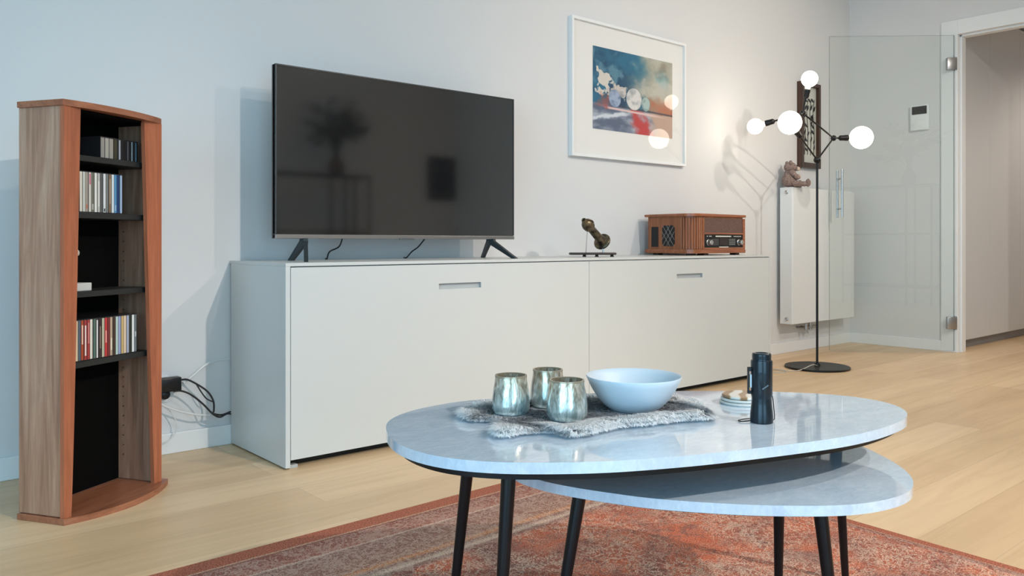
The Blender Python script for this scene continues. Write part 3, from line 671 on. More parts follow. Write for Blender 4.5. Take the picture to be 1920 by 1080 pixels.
# feet, plinth, body, lid
for x in (-W2 + 0.05, W2 - 0.04):
    for y in (-D2 + 0.05, D2 - 0.04): link('foot', boxbm(x - 0.02, x + 0.02, y - 0.02, y + 0.02, 0, 0.011), M['black_plastic'], rd)
link('foot', boxbm(-0.14, -0.10, -D2 + 0.01, -D2 + 0.04, 0, 0.011), M['black_plastic'], rd)
link('base_moulding', prism(rrect(W2 + 0.010, D2 + 0.008, RC), 0.011, 0.034, bev=0.005), rwoodx, rd, True)
link('body', prism(rrect(W2 - 0.004, D2 - 0.004, RC - 0.006), 0.03, RH - 0.012), rwood, rd, True, 30)
link('lid', prism(rrect(W2 + 0.012, D2 + 0.010, RC), RH - 0.015, RH, bev=0.004), rwoodx, rd, True)
bm = bmesh.new(); n = 8
for i in range(n + 1):
    a = PI / 2 * i / n; r = RC - 0.006
    cx, cy = -W2 + 0.004 + r - r * math.cos(a), -D2 + 0.004 + r - r * math.sin(a)
    lathe([(0.0065, 0.036), (0.0065, RH - 0.022)], 12, bm, Matrix.Translation((cx, cy, 0)))
link('ribbed_corner', bm, rwood, rd, True)
# front: speaker cloth above, dial below
fxa, fxb = -W2 + RC + 0.018, W2 - 0.03; yf = -D2 + 0.004
bm = bmesh.new()
box(bm, fxa - 0.014, fxa, yf - 0.008, yf + 0.01, 0.034, RH - 0.022, 0.002); box(bm, fxb, fxb + 0.022, yf - 0.008, yf + 0.01, 0.034, RH - 0.022, 0.002)
box(bm, fxa, fxb, yf - 0.008, yf + 0.01, 0.120, 0.130, 0.003); box(bm, fxa, fxb, yf - 0.008, yf + 0.01, 0.034, 0.044, 0.002)
link('front_rails', bm, rwoodx, rd)
cl = mat('speaker_cloth', (0.16, 0.085, 0.065), 0.9); k = NT(cl); n_ = k.n('ShaderNodeTexNoise', i_Scale=500.0); k.l(k.obj(), n_.inputs['Vector']); k.l(k.ramp(n_.outputs[0], [(0.4, (0.09, 0.05, 0.04)), (0.6, (0.2, 0.115, 0.09))]), k.b.inputs['Base Color'])
link('speaker_cloth', boxbm(fxa, fxb, yf - 0.002, yf + 0.002, 0.130, RH - 0.024), cl, rd)
dl = link('dial_panel', boxbm(fxa, fxb, yf - 0.004, yf + 0.002, 0.044, 0.120), M['black_plastic'], rd)
mk = mat('dial_marks', (0.7, 0.68, 0.6), 0.5); bm = bmesh.new(); fwid = fxb - fxa
def mark(a, b, z0, z1): box(bm, fxa + fwid * a, fxa + fwid * b, yf - 0.0052, yf - 0.003, z0, z1)
for a in (0.07, 0.13, 0.165): mark(a, a + 0.022, 0.107, 0.112)
mark(0.29, 0.69, 0.106, 0.113)
for a in np.arange(0.76, 0.95, 0.035): mark(a, a + 0.02, 0.107, 0.112)
for j, z in enumerate((0.092, 0.084, 0.076, 0.068, 0.060)):
    for a in np.arange(0.21, 0.36, 0.028): mark(a, a + 0.012, z, z + 0.0012)
    for a in np.arange(0.64, 0.80, 0.028): mark(a, a + 0.016, z, z + 0.0018)
mark(0.38, 0.62, 0.045, 0.0495)
link('dial_markings', bm, mk, dl)
link('display', boxbm(fxa + fwid * 0.38, fxa + fwid * 0.61, yf - 0.006, yf - 0.003, 0.056, 0.099), mat('dark_red_display', (0.02, 0.008, 0.006), 0.15), dl)
for a in (0.11, 0.90):
    link('knob', lathe([(0, 0.026), (0.012, 0.026), (0.0145, 0.023), (0.0155, 0.004), (0.018, 0.002), (0.018, 0)], 28, None, Matrix.Translation((fxa + fwid * a, yf - 0.004, 0.074)) @ Matrix.Rotation(PI / 2, 4, 'X'), cap=False), mat('silver_knob', (0.55, 0.54, 0.5), 0.3, 0.9), dl, True)
# left side: slot and grille
xs = -W2 + 0.004
link('side_slot', boxbm(xs - 0.002, xs + 0.004, 0.085, 0.135, 0.048, 0.165), M['black_plastic'], rd)
def cutrect(y0, y1, z0, z1, c_):
    return [(y0 + c_, z0), (y1 - c_, z0), (y1, z0 + c_), (y1, z1 - c_), (y1 - c_, z1), (y0 + c_, z1), (y0, z1 - c_), (y0, z0 + c_)]
bm = bmesh.new(); P = cutrect(-0.035, 0.055, 0.052, 0.172, 0.014)
a_ = [bm.verts.new((xs - 0.002, y, z)) for y, z in P]; b_ = [bm.verts.new((xs + 0.004, y, z)) for y, z in P]; bm.faces.new(a_); bm.faces.new(b_)
for i in range(8): bm.faces.new((a_[i], a_[(i + 1) % 8], b_[(i + 1) % 8], b_[i]))
gr = link('side_grille', bm, M['black_plastic'], rd)
bm = bmesh.new()
yc, zc = 0.01, 0.112
for p, q in (((-0.035, 0.088), (0.022, 0.172)), ((-0.035, 0.136), (0.022, 0.052)), ((0.055, 0.088), (-0.002, 0.172)), ((0.055, 0.136), (-0.002, 0.052)), ((-0.028, 0.058), (0.048, 0.168)), ((-0.028, 0.166), (0.048, 0.056))):
    rod((xs - 0.0035, p[0], p[1]), (xs - 0.0035, q[0], q[1]), 0.0014, seg=6, bm=bm)
link('lattice', bm, M['steel'], gr)

# ------------------------------------------------------------------ bronze sculpture on a wooden stand
sp = thing('sculpture', 'bronze flared tube sculpture on a dark wooden stand between television and radio', 'sculpture', (at(1111, 474, Y=2.89).x, 2.89, CH), -YAW + 0.02)
bronze = mat('aged_bronze', (0.13, 0.105, 0.07), 0.38, 0.85); k = NT(bronze); n_ = k.n('ShaderNodeTexNoise', i_Scale=30.0, i_Detail=5.0); k.l(k.obj(), n_.inputs['Vector']); k.l(k.ramp(n_.outputs[0], [(0.4, (0.05, 0.04, 0.03)), (0.6, (0.2, 0.16, 0.1))]), k.b.inputs['Base Color'])
darkst = mat('dark_stand', (0.035, 0.022, 0.016), 0.4)
bm = bmesh.new(); d0 = 3.9 / 1522.2
box(bm, -0.120, 0.120, -0.03, 0.03, 0.010, 0.022, 0.005)
link('stand', bm, darkst, sp, True)
for x in (-0.042, 0.022, 0.1): link('stand_foot', lathe([(0.010, 0), (0.007, 0.012)], 12, None, Matrix.Translation((x, 0, 0))), darkst, sp, True)
link('support_rod', rod((-0.037, -0.024, 0.02), (-0.034, -0.070, 0.142), 0.0016), M['steel'], sp, True)
link('support_rod', rod((0.055, 0, 0.02), (0.052, 0, 0.04), 0.004), M['steel'], sp, True)
a, b = Vector((-0.058, -0.115, 0.185)), Vector((0.058, 0.055, 0.076)); m, Ln = aim(a, b)
prof = [(0.006, 0.0), (0.011, -0.002), (0.0135, 0.004), (0.0145, 0.016), (0.0175, 0.02), (0.027, 0.032), (0.031, 0.050), (0.029, 0.070), (0.021, 0.084), (0.0195, 0.095), (0.0205, 0.12), (0.0225, Ln - 0.030), (0.027, Ln - 0.026), (0.027, Ln - 0.020), (0.024, Ln - 0.016), (0.026, Ln - 0.012), (0.036, Ln - 0.012), (0.044, Ln - 0.008), (0.046, Ln - 0.003), (0.044, Ln + 0.001), (0.02, Ln + 0.002), (0, Ln + 0.001)]
prof = [(0.0, 0.012), (0.0065, 0.012)] + prof
link('horn', lathe(prof, 32, None, m, cap=False), bronze, sp, True, 50)
bm = bmesh.new()
for an in (0.6, 2.6, 4.5):
    q = [m @ Vector((r * math.cos(an), r * math.sin(an), z)) for r, z in ((0.014, 0.012), (0.028, 0.028), (0.031, 0.045), (0.027, 0.062), (0.018, 0.078))]
    tube(q, 0.0035, 8, bm)
link('band', bm, bronze, sp, True)

# ------------------------------------------------------------------ power adapter, plug and cables by the tower
WYc = YW - 0.03
def wp(u, v, y=WYc): return at(u, v, Y=y)
p0, p1 = wp(300, 735, 3.16), wp(341, 704, 3.16)
ad = tag(link('power_adapter', boxbm(-0.042, 0.042, -0.020, 0.020, -0.026, 0.026, 0.004), M['black_plastic'], None, True), 'black box power adapter plugged in at the wall beside the tower', 'power adapter')
ad.location = (at(341, 720, Y=3.13).x - 0.042, 3.150, (p0.z + p1.z) / 2)
c = wp(314, 738)
sk = thing('wall_socket', 'white double wall socket plate partly hidden behind the tower', 'socket', (c.x - 0.03, YW, c.z + 0.02))
link('plate', boxbm(-0.07, 0.04, -0.010, 0, -0.055, 0.045, 0.003), M['trim'], sk, True)
link('rim', lathe([(0.024, 0), (0.024, 0.004), (0.020, 0.004)], 32, None, Matrix.Translation((0.02, -0.010, -0.022)) @ Matrix.Rotation(PI / 2, 4, 'X')), M['trim'], sk, True)
pl = tag(link('power_plug', lathe([(0.021, 0), (0.021, 0.012), (0.017, 0.026), (0.009, 0.03), (0, 0.03)], 28, None, Matrix.Rotation(PI / 2, 4, 'X')), M['black_plastic'], None, True), 'round black power plug in the socket under the adapter', 'plug')
pl.location = (c.x - 0.01, YW - 0.0145, c.z - 0.002)
def cable(uvs, r, m, label, n=8, ys=None):
    P = [at(u, v, Y=(ys[i] if ys else 3.15)) for i, (u, v) in enumerate(uvs)]
    return tag(link('cable', tube(P, r, n=n), m, None, True), label, 'cable')
cable([(341, 712), (352, 712), (372, 722), (390, 735), (400, 752), (401, 770), (399, 775), (415, 778), (432, 772)], 0.0036, M['cable_black'], 'upper black cable looping from the power adapter to the sideboard', ys=[3.15, 3.15, 3.13, 3.12, 3.11, 3.11, 3.11, 3.11, 3.13])
cable([(368, 720), (378, 736), (388, 748), (401, 754)], 0.0026, M['cable_black'], 'thin black cable branching off inside the upper black loop', ys=[3.14, 3.13, 3.125, 3.115])
cable([(325, 734), (340, 733), (358, 740), (380, 757), (398, 775), (412, 782), (425, 776), (432, 776)], 0.0036, M['cable_black'], 'lower black cable running from the round plug down to the sideboard', ys=[3.15, 3.14, 3.13, 3.12, 3.095, 3.10, 3.10, 3.12])
cable([(296, 752), (310, 762), (340, 772), (375, 778), (410, 778), (432, 774)], 0.0036, M['cable_white'], 'white cable sagging from the tower to the sideboard below the black ones', ys=[3.15, 3.14, 3.13, 3.12, 3.135, 3.13])
cable([(300, 758), (316, 768), (328, 785), (332, 800), (325, 818), (312, 828), (298, 830)], 0.0022, M['cable_white'], 'thin white cable hanging in a loop over the baseboard beside the tower', ys=[3.15] * 7)
cable([(343, 718), (360, 706), (380, 688), (393, 680)], 0.005, M['cable_white'], 'thick white cable stub rising along the wall above the adapter', ys=[3.16, 3.17, 3.175, 3.18])
cable([(393, 681), (408, 676), (432, 673)], 0.002, M['cable_white'], 'thin white wire running along the wall into the sideboard', ys=[3.182, 3.182, 3.182])

# ------------------------------------------------------------------ rug
def rug_mat():
    m = mat('vintage_rug', (0.3, 0.1, 0.06), 0.95); k = NT(m)
    tc = k.n('ShaderNodeTexCoord'); sep = k.n('ShaderNodeSeparateXYZ'); k.l(tc.outputs['UV'], sep.inputs[0])
    # uv in metres: x from right edge, y from the back edge
    def noise_(sc, det=4.0, dist=0.0, rough=0.6):
        n = k.n('ShaderNodeTexNoise', i_Scale=sc, i_Detail=det, i_Distortion=dist, i_Roughness=rough); k.l(tc.outputs['UV'], n.inputs['Vector']); return n.outputs[0]
    def math_(op, a, b=None, c=None):
        x = k.n('ShaderNodeMath', operation=op)
        for i, v in enumerate((a, b, c)):
            if v is None: continue
            if hasattr(v, 'is_output'): k.l(v, x.inputs[i])
            else: x.inputs[i].default_value = v
        return x.outputs[0]
    field = k.ramp(noise_(3.2, 3.0, 0.8), [(0.30, (0.22, 0.095, 0.075)), (0.45, (0.38, 0.115, 0.07)), (0.56, (0.55, 0.14, 0.065)), (0.7, (0.33, 0.15, 0.115))])
    def warp(scale_n, amt):
        nv = k.n('ShaderNodeTexNoise', i_Scale=scale_n, i_Detail=3.0); k.l(tc.outputs['UV'], nv.inputs['Vector'])
        sb = k.n('ShaderNodeVectorMath', operation='SUBTRACT'); k.l(nv.outputs[1], sb.inputs[0]); sb.inputs[1].default_value = (0.5, 0.5, 0.5)
        sc_ = k.n('ShaderNodeVectorMath', operation='SCALE'); k.l(sb.outputs[0], sc_.inputs[0]); sc_.inputs['Scale'].default_value = amt
        ad_ = k.n('ShaderNodeVectorMath', operation='ADD'); k.l(tc.outputs['UV'], ad_.inputs[0]); k.l(sc_.outputs[0], ad_.inputs[1]); return ad_.outputs[0]
    wv0 = warp(9.0, 0.09)
    vr = k.n('ShaderNodeTexVoronoi', i_Scale=7.5, feature='F1'); k.l(wv0, vr.inputs['Vector'])
    ve = k.n('ShaderNodeTexVoronoi', i_Scale=17.0, feature='DISTANCE_TO_EDGE'); k.l(warp(20.0, 0.05), ve.inputs['Vector'])
    rings = math_('SINE', math_('MULTIPLY', vr.outputs['Distance'], 60.0))
    def contour(sc_n, wid, dst): return math_('LESS_THAN', math_('ABSOLUTE', math_('SUBTRACT', math_('ADD', noise_(sc_n, 3.0, dst, 0.55), math_('MULTIPLY', math_('SUBTRACT', noise_(130.0, 2.0), 0.5), 0.09)), 0.5)), wid)
    spk = math_('GREATER_THAN', math_('ADD', noise_(120.0, 3.0, 0.0, 0.8), math_('MULTIPLY', math_('SUBTRACT', noise_(11.0, 3.0), 0.5), 0.9)), 0.62)
    scr = math_('MAXIMUM', math_('MAXIMUM', contour(15.0, 0.022, 1.5), contour(30.0, 0.028, 0.8)), spk)
    rg = math_('GREATER_THAN', math_('ADD', rings, math_('MULTIPLY', math_('SUBTRACT', noise_(110.0, 2.0), 0.5), 4.0)), 1.05)
    thr = math_('MAXIMUM', math_('MULTIPLY', scr, 0.8), rg)
    patch = k.ramp(noise_(5.0, 4.0), [(0.36, (0.12, 0.12, 0.12)), (0.56, (1, 1, 1))])
    motif = math_('MULTIPLY', thr, patch)
    dk_ = math_('GREATER_THAN', math_('ADD', noise_(34.0, 5.0, 0.6, 0.75), math_('MULTIPLY', math_('SUBTRACT', noise_(7.0, 2.0), 0.5), 0.25)), 0.56)
    c = k.mix(math_('MULTIPLY', dk_, 0.5), field, (0.14, 0.075, 0.07))
    c = k.mix(math_('MULTIPLY', motif, 0.66), c, (0.74, 0.56, 0.42))
    # weave grain
    grain = k.ramp(noise_(260.0, 2.0), [(0.36, (0.45, 0.42, 0.42)), (0.5, (0.95, 0.95, 0.95)), (0.64, (1.55, 1.5, 1.45))])
    c = k.mix(1.0, c, grain, 'MULTIPLY')
    # border bands along the edges: distance to nearest edge
    d = math_('MINIMUM', math_('ADD', math_('MULTIPLY', sep.outputs[0], 2.0), math_('MULTIPLY', math_('GREATER_THAN', sep.outputs[0], 0.055), 9.0)), sep.outputs[1])
    dist = math_('ADD', d, math_('MULTIPLY', math_('SUBTRACT', noise_(40.0, 2.0), 0.5), 0.006))
    band = k.ramp(math_('DIVIDE', dist, 0.6), [(0.0, (0.40, 0.12, 0.065)), (0.10, (0.40, 0.12, 0.065)), (0.105, (0.62, 0.42, 0.28)), (0.118, (0.26, 0.09, 0.065)), (0.2, (0.31, 0.115, 0.08)), (0.26, (0.34, 0.12, 0.08)), (0.27, (0.58, 0.42, 0.32)), (0.28, (0.27, 0.13, 0.10)),
        (0.5, (0.33, 0.16, 0.11)), (0.53, (0.55, 0.23, 0.10)), (0.56, (0.27, 0.13, 0.10)), (0.60, (0.58, 0.42, 0.31)), (0.62, (0.28, 0.13, 0.10))], 'LINEAR')
    bandc = k.mix(1.0, band, grain, 'MULTIPLY')
    bm2 = math_('MULTIPLY', math_('MULTIPLY', thr, 0.42), math_('GREATER_THAN', d, 0.075))
    bandc = k.mix(bm2, bandc, (0.74, 0.56, 0.44))
    isb = k.ramp(math_('DIVIDE', dist, 0.6), [(0.63, (1, 1, 1)), (0.66, (0, 0, 0))])
    c = k.mix(isb, c, bandc)
    k.l(c, k.b.inputs['Base Color'])
    k.bump(noise_(400.0, 2.0), 0.6, 0.003)
    return m
e0, e1 = Vector((0.6288, 2.0295)), Vector((1.7643, 2.054)); r0, r1 = at(1600, 976, Z=0.008), at(1920, 1068, Z=0.008)
dv = (e1 - e0).normalized(); rv = Vector((r1.x - r0.x, r1.y - r0.y)).normalized()
# corner: intersection of back edge and right edge
den = dv.x * rv.y - dv.y * rv.x; w_ = Vector((r0.x - e0.x, r0.y - e0.y)); t_ = (w_.x * rv.y - w_.y * rv.x) / den
KR = e0 + dv * t_
KL = KR - dv * 3.4; FRr = KR + rv * 2.3; FL = KL + Vector((dv.y, -dv.x)) * 2.3
me = bpy.data.meshes.new('rug')
NXr, NYr = 24, 16; vs = []; uvs = []
for zz in (0.008, 0.0):
    for j in range(NYr + 1):
        for i in range(NXr + 1):
            s_, t2 = i / NXr, j / NYr
            top = KR.lerp(KL, s_); bot = FRr.lerp(FL, s_); p = top.lerp(bot, t2)
            vs.append((p.x, p.y, zz)); uvs.append((s_ * 3.4, t2 * 2.3))
G = (NXr + 1) * (NYr + 1); fc = []
for j in range(NYr):
    for i in range(NXr):
        a = j * (NXr + 1) + i; fc.append((a, a + 1, a + NXr + 2, a + NXr + 1)); fc.append((G + a, G + a + NXr + 1, G + a + NXr + 2, G + a + 1))
def edge(idx):
    for a, b in zip(idx, idx[1:]): fc.append((a, b, G + b, G + a))
edge(list(range(NXr + 1))); edge([NYr * (NXr + 1) + i for i in range(NXr + 1)]); edge([j * (NXr + 1) for j in range(NYr + 1)]); edge([j * (NXr + 1) + NXr for j in range(NYr + 1)])
me.from_pydata(vs, [], fc); uvl = me.uv_layers.new(name='UVMap')
for lp in me.loops: uvl.data[lp.index].uv = uvs[lp.vertex_index]
bmr = bmesh.new(); bmr.from_mesh(me); bmesh.ops.recalc_face_normals(bmr, faces=bmr.faces); bmr.to_mesh(me); bmr.free()
tag(link('rug', me, rug_mat()), 'flat faded red oriental rug lying under the coffee tables', 'rug')

# ------------------------------------------------------------------ nesting coffee tables
up = [(0.828, 1.3351), (0.861, 1.3752), (0.9092, 1.4069), (0.9628, 1.4262), (1.033, 1.4344), (1.0864, 1.4339), (1.1514, 1.4125), (1.2434, 1.3731), (1.383, 1.3053), (1.4932, 1.2375), (1.5875, 1.1656), (1.7005, 1.0582), (1.7669, 0.9669), (1.795, 0.8848), (1.7828, 0.8132), (1.737, 0.7568), (1.6712, 0.722), (1.6082, 0.7108), (1.4996, 0.709), (1.3806, 0.7274), (1.1769, 0.7914), (1.0644, 0.836), (0.9639, 0.8863), (0.8936, 0.9363), (0.8307, 0.9924), (0.7926, 1.0461), (0.7714, 1.099), (0.7656, 1.1633), (0.7766, 1.2275), (0.8, 1.285)]
lo = [(1.03, 1.20), (1.0189, 1.11), (1.0354, 1.0369), (1.0597, 0.9744), (1.0898, 0.9091), (1.1275, 0.8531), (1.1762, 0.7909), (1.2229, 0.7416), (1.2928, 0.6816), (1.3478, 0.651), (1.4128, 0.6337), (1.4825, 0.6337), (1.5557, 0.6633), (1.6249, 0.7182), (1.6927, 0.8000), (1.729, 0.858), (1.740, 0.91), (1.730, 0.965), (1.70, 1.02), (1.64, 1.09), (1.56, 1.15), (1.46, 1.205), (1.35, 1.245), (1.24, 1.27), (1.12, 1.265)]
def resample(poly, n=140, smooth_it=3):
    P = [Vector((x, y, 0)) for x, y in poly]
    for _ in range(1): P = catmull(P, 10, True)
    Ls = [0]
    for i in range(len(P)): Ls.append(Ls[-1] + (P[(i + 1) % len(P)] - P[i]).length)
    out = []; T = Ls[-1]; j = 0
    for k_ in range(n):
        s_ = T * k_ / n
        while Ls[j + 1] < s_: j += 1
        f = (s_ - Ls[j]) / max(Ls[j + 1] - Ls[j], 1e-9); out.append(P[j].lerp(P[(j + 1) % len(P)], f))
    for _ in range(smooth_it): out = [(out[i - 1] + out[i] * 2 + out[(i + 1) % n]) / 4 for i in range(n)]
    return [(p.x, p.y) for p in out]
def inset(poly, d):
    n = len(poly); out = []
    cx = sum(p[0] for p in poly) / n; cy = sum(p[1] for p in poly) / n
    for i in range(n):
        a, b = Vector(poly[i - 1]), Vector(poly[(i + 1) % n]); t = (b - a).normalized(); nn = Vector((-t.y, t.x)); p = Vector(poly[i])
        if nn.dot(Vector((cx, cy)) - p) < 0: nn = -nn
        q = p + nn * d; out.append((q.x, q.y))
    return out
def coffee_table(poly, zt, thick, frame_h, legs, label, origin):
    T = thing('coffee_table', label, 'coffee table', (*origin, 0))
    P = [(x - origin[0], y - origin[1]) for x, y in resample(poly)]
    link('tabletop', prism(P, zt - thick, zt, bev=0.0055, seg=4), M['marble'], T, True, 40)
    fr_ = inset(P, 0.020)
    link('apron', prism(fr_, zt - thick - frame_h, zt - thick), M['black_metal'], T, True, 30)
    for (x0, y0), (x1, y1) in legs:
        link('leg', rod((x0 - origin[0], y0 - origin[1], zt - thick - frame_h + 0.002), (x1 - origin[0], y1 - origin[1], 0.010), 0.0132, 0.0080, 20), M['black_metal'], T, True)
    return T
def legpair(u0, v0, u1, v1, zt, t0, dt):
    # top of a leg at depth t0 along the view, foot at depth t0+dt
    def pd(u, t): a = (u - 960) / FPX; return ((a * _c + _s) * t, (-a * _s + _c) * t)
    zv = lambda v, t: CAMH - (v - V0) / FPX * t
    top = pd(u0, t0)
    # extend image line down to the floor at depth t0+dt
    vf = V0 + CAMH * FPX / (t0 + dt); uf = u0 + (u1 - u0) * (vf - v0) / (v1 - v0)
    return top, pd(uf, t0 + dt)
upl = [legpair(884, 895, 859, 1080, 0.42, 1.62, 0.03), legpair(955, 898, 944, 1080, 0.42, 1.40, -0.03), legpair(1567, 970, 1583, 1080, 0.42, 1.853, 0.05)]
lol = [legpair(1088, 935, 1064, 1080, 0.33, 1.52, -0.02), legpair(1535, 972, 1549, 1080, 0.33, 1.48, -0.02), legpair(1461, 970, 1460, 1080, 0.33, 1.72, 0.05)]
T1 = coffee_table(up, 0.45, 0.0185, 0.0145, upl, 'larger and higher oval coffee table with grey marble top and tapered black legs', (1.28, 1.06))
T2 = coffee_table(lo, 0.36, 0.018, 0.007, lol, 'smaller and lower grey marble coffee table tucked under the larger one', (1.40, 0.95))

# ------------------------------------------------------------------ fur pelt
FZ = 0.450
fur_out = [(0.99, 1.315), (1.038, 1.345), (1.076, 1.349), (1.109, 1.335), (1.143, 1.322), (1.185, 1.309), (1.277, 1.27), (1.326, 1.235), (1.404, 1.194), (1.438, 1.139), (1.436, 1.093), (1.405, 1.022), (1.353, 0.964), (1.322, 0.952), (1.288, 0.975), (1.234, 0.99), (1.182, 1.005), (1.141, 1.022), (1.096, 1.021), (1.046, 1.02), (1.02, 1.027), (1.021, 1.069), (0.991, 1.095), (0.967, 1.104), (0.927, 1.102), (0.93, 1.131), (0.964, 1.174), (0.997, 1.2), (0.993, 1.228), (0.97, 1.241), (0.968, 1.268)]
fp = resample(fur_out, 110, 1)
def inside(x, y, P):
    c_ = False; n = len(P); j = n - 1
    for i in range(n):
        if (P[i][1] > y) != (P[j][1] > y) and x < (P[j][0] - P[i][0]) * (y - P[i][1]) / (P[j][1] - P[i][1]) + P[i][0]: c_ = not c_
        j = i
    return c_
FPn = np.array(fp)
def edist(x, y): return float(np.sqrt(((FPn - (x, y)) ** 2).sum(1)).min())
pelt = thing('fur_pelt', 'grey and white rabbit fur pelt spread on the larger marble table', 'fur pelt', (1.15, 1.14, FZ))
pb = prism([(x - 1.15, y - 1.14) for x, y in inset(fp, 0.010)], 0.0005, 0.0045); link('hide', pb, mat('grey_hide', (0.6, 0.6, 0.62), 0.9), pelt)
rs = np.random.RandomState(4); NS = 52000
xs_ = rs.uniform(FPn[:, 0].min(), FPn[:, 0].max(), NS * 3); ys_ = rs.uniform(FPn[:, 1].min(), FPn[:, 1].max(), NS * 3)
verts = []; faces = []; cols = []
TAILS = [(0.982, 1.290, 0.032), (0.948, 1.125, 0.048), (1.07, 1.345, 0.035)]
cnt = 0
objs_on = [(1.2835, 1.1075, 0.05), (1.064, 1.243, 0.036), (1.166, 1.245, 0.034), (1.104, 1.120, 0.036)]
for x, y in zip(xs_, ys_):
    if cnt >= NS: break
    if not inside(x, y, fp): continue
    if any((x - a) ** 2 + (y - b) ** 2 < (r) ** 2 for a, b, r in objs_on): continue
    cnt += 1
    e = edist(x, y)
    nzv = noise.noise(Vector((x * 14, y * 14, 0.3))); nz2 = noise.noise(Vector((x * 45, y * 45, 2.3)))
    # white belly hair along the front edge (towards the viewer) and at the tufts
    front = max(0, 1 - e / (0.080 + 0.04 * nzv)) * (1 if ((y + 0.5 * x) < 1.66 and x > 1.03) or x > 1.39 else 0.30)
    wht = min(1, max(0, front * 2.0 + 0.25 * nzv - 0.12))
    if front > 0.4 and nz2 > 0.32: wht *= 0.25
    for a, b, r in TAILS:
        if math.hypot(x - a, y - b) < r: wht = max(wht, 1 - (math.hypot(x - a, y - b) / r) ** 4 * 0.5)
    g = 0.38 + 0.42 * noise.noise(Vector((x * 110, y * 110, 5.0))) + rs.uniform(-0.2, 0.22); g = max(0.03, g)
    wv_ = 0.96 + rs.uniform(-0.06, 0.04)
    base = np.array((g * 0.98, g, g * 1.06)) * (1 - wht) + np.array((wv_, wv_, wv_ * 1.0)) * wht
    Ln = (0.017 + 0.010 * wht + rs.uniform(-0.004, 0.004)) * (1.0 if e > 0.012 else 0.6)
    th_ = 3.6 + 1.5 * nzv + rs.uniform(-0.7, 0.7)
    if e < 0.014:
        i = int(((FPn - (x, y)) ** 2).sum(1).argmin()); ox_, oy_ = FPn[i] - (x, y); tho = math.atan2(oy_, ox_); th_ = tho + rs.uniform(-0.6, 0.6)
    lean = rs.uniform(0.75, 1.15); dx, dy = math.cos(th_), math.sin(th_)
    w = 0.0008; wx, wy = -dy * w, dx * w
    nearobj = min([math.hypot(x - a, y - b) - r for a, b, r in objs_on])
    up_ = (0.34 + 0.22 * wht + rs.uniform(-0.1, 0.12)) if nearobj > 0.012 else 0.2
    if e < 0.012: up_ *= 0.6 + 30 * e
    b0 = (x - 1.15, y - 1.14, 0.004)
    mz = 0.004 + Ln * up_ * 0.8; tz = 0.004 + Ln * up_
    m_ = (b0[0] + dx * Ln * lean * 0.45, b0[1] + dy * Ln * lean * 0.45, mz); t3 = (b0[0] + dx * Ln * lean * 1.1, b0[1] + dy * Ln * lean * 1.1, tz * (0.95 if e > 0.02 else 0.35 + 25 * e) + 0.0005)
    i0 = len(verts)
    verts += [(b0[0] - wx, b0[1] - wy, b0[2]), (b0[0] + wx, b0[1] + wy, b0[2]), (m_[0] - wx, m_[1] - wy, m_[2]), (m_[0] + wx, m_[1] + wy, m_[2]), t3]
    faces += [(i0, i0 + 1, i0 + 3, i0 + 2), (i0 + 2, i0 + 3, i0 + 4)]
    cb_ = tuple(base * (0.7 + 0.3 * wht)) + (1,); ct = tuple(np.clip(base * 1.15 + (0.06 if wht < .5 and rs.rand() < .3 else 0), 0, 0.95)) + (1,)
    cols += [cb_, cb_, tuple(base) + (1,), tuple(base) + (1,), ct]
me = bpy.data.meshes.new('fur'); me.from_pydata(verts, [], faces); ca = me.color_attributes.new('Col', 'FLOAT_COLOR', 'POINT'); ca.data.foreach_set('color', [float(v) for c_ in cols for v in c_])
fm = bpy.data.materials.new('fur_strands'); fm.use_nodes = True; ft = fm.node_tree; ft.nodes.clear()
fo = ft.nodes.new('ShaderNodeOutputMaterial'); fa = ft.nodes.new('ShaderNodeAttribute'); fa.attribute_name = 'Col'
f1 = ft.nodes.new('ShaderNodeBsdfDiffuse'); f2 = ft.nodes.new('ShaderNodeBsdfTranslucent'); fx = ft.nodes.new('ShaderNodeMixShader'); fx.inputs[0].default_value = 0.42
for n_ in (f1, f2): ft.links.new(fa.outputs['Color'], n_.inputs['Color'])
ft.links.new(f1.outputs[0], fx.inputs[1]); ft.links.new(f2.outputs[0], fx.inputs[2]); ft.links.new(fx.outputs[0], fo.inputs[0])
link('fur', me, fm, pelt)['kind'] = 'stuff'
# ------------------------------------------------------------------ bowl
PZ = FZ + 0.0052
def depth_pt(u, t): a = (u - 960) / FPX; return ((a * _c + _s) * t, (-a * _s + _c) * t)
bx_, by_ = depth_pt(1188, 1.68)
R_, Hh = 0.098, 0.071
outer = [(0, 0.0), (0.040, 0.0), (0.048, 0.002), (0.060, 0.010), (0.073, 0.024), (0.085, 0.042), (0.093, 0.058), (R_, Hh - 0.002), (R_ - 0.0008, Hh), (R_ - 0.004, Hh - 0.001)]
inner = [(r - 0.005, z + 0.004) for r, z in reversed(outer[2:-3])] + [(0, 0.005)]
tag(link('bowl', lathe(outer + inner, 72, cap=False), mat('white_matt_ceramic', (0.56, 0.64, 0.71), 0.45), None, True, 50), 'plain white ceramic bowl standing on the fur pelt', 'bowl').location = (bx_, by_, PZ)
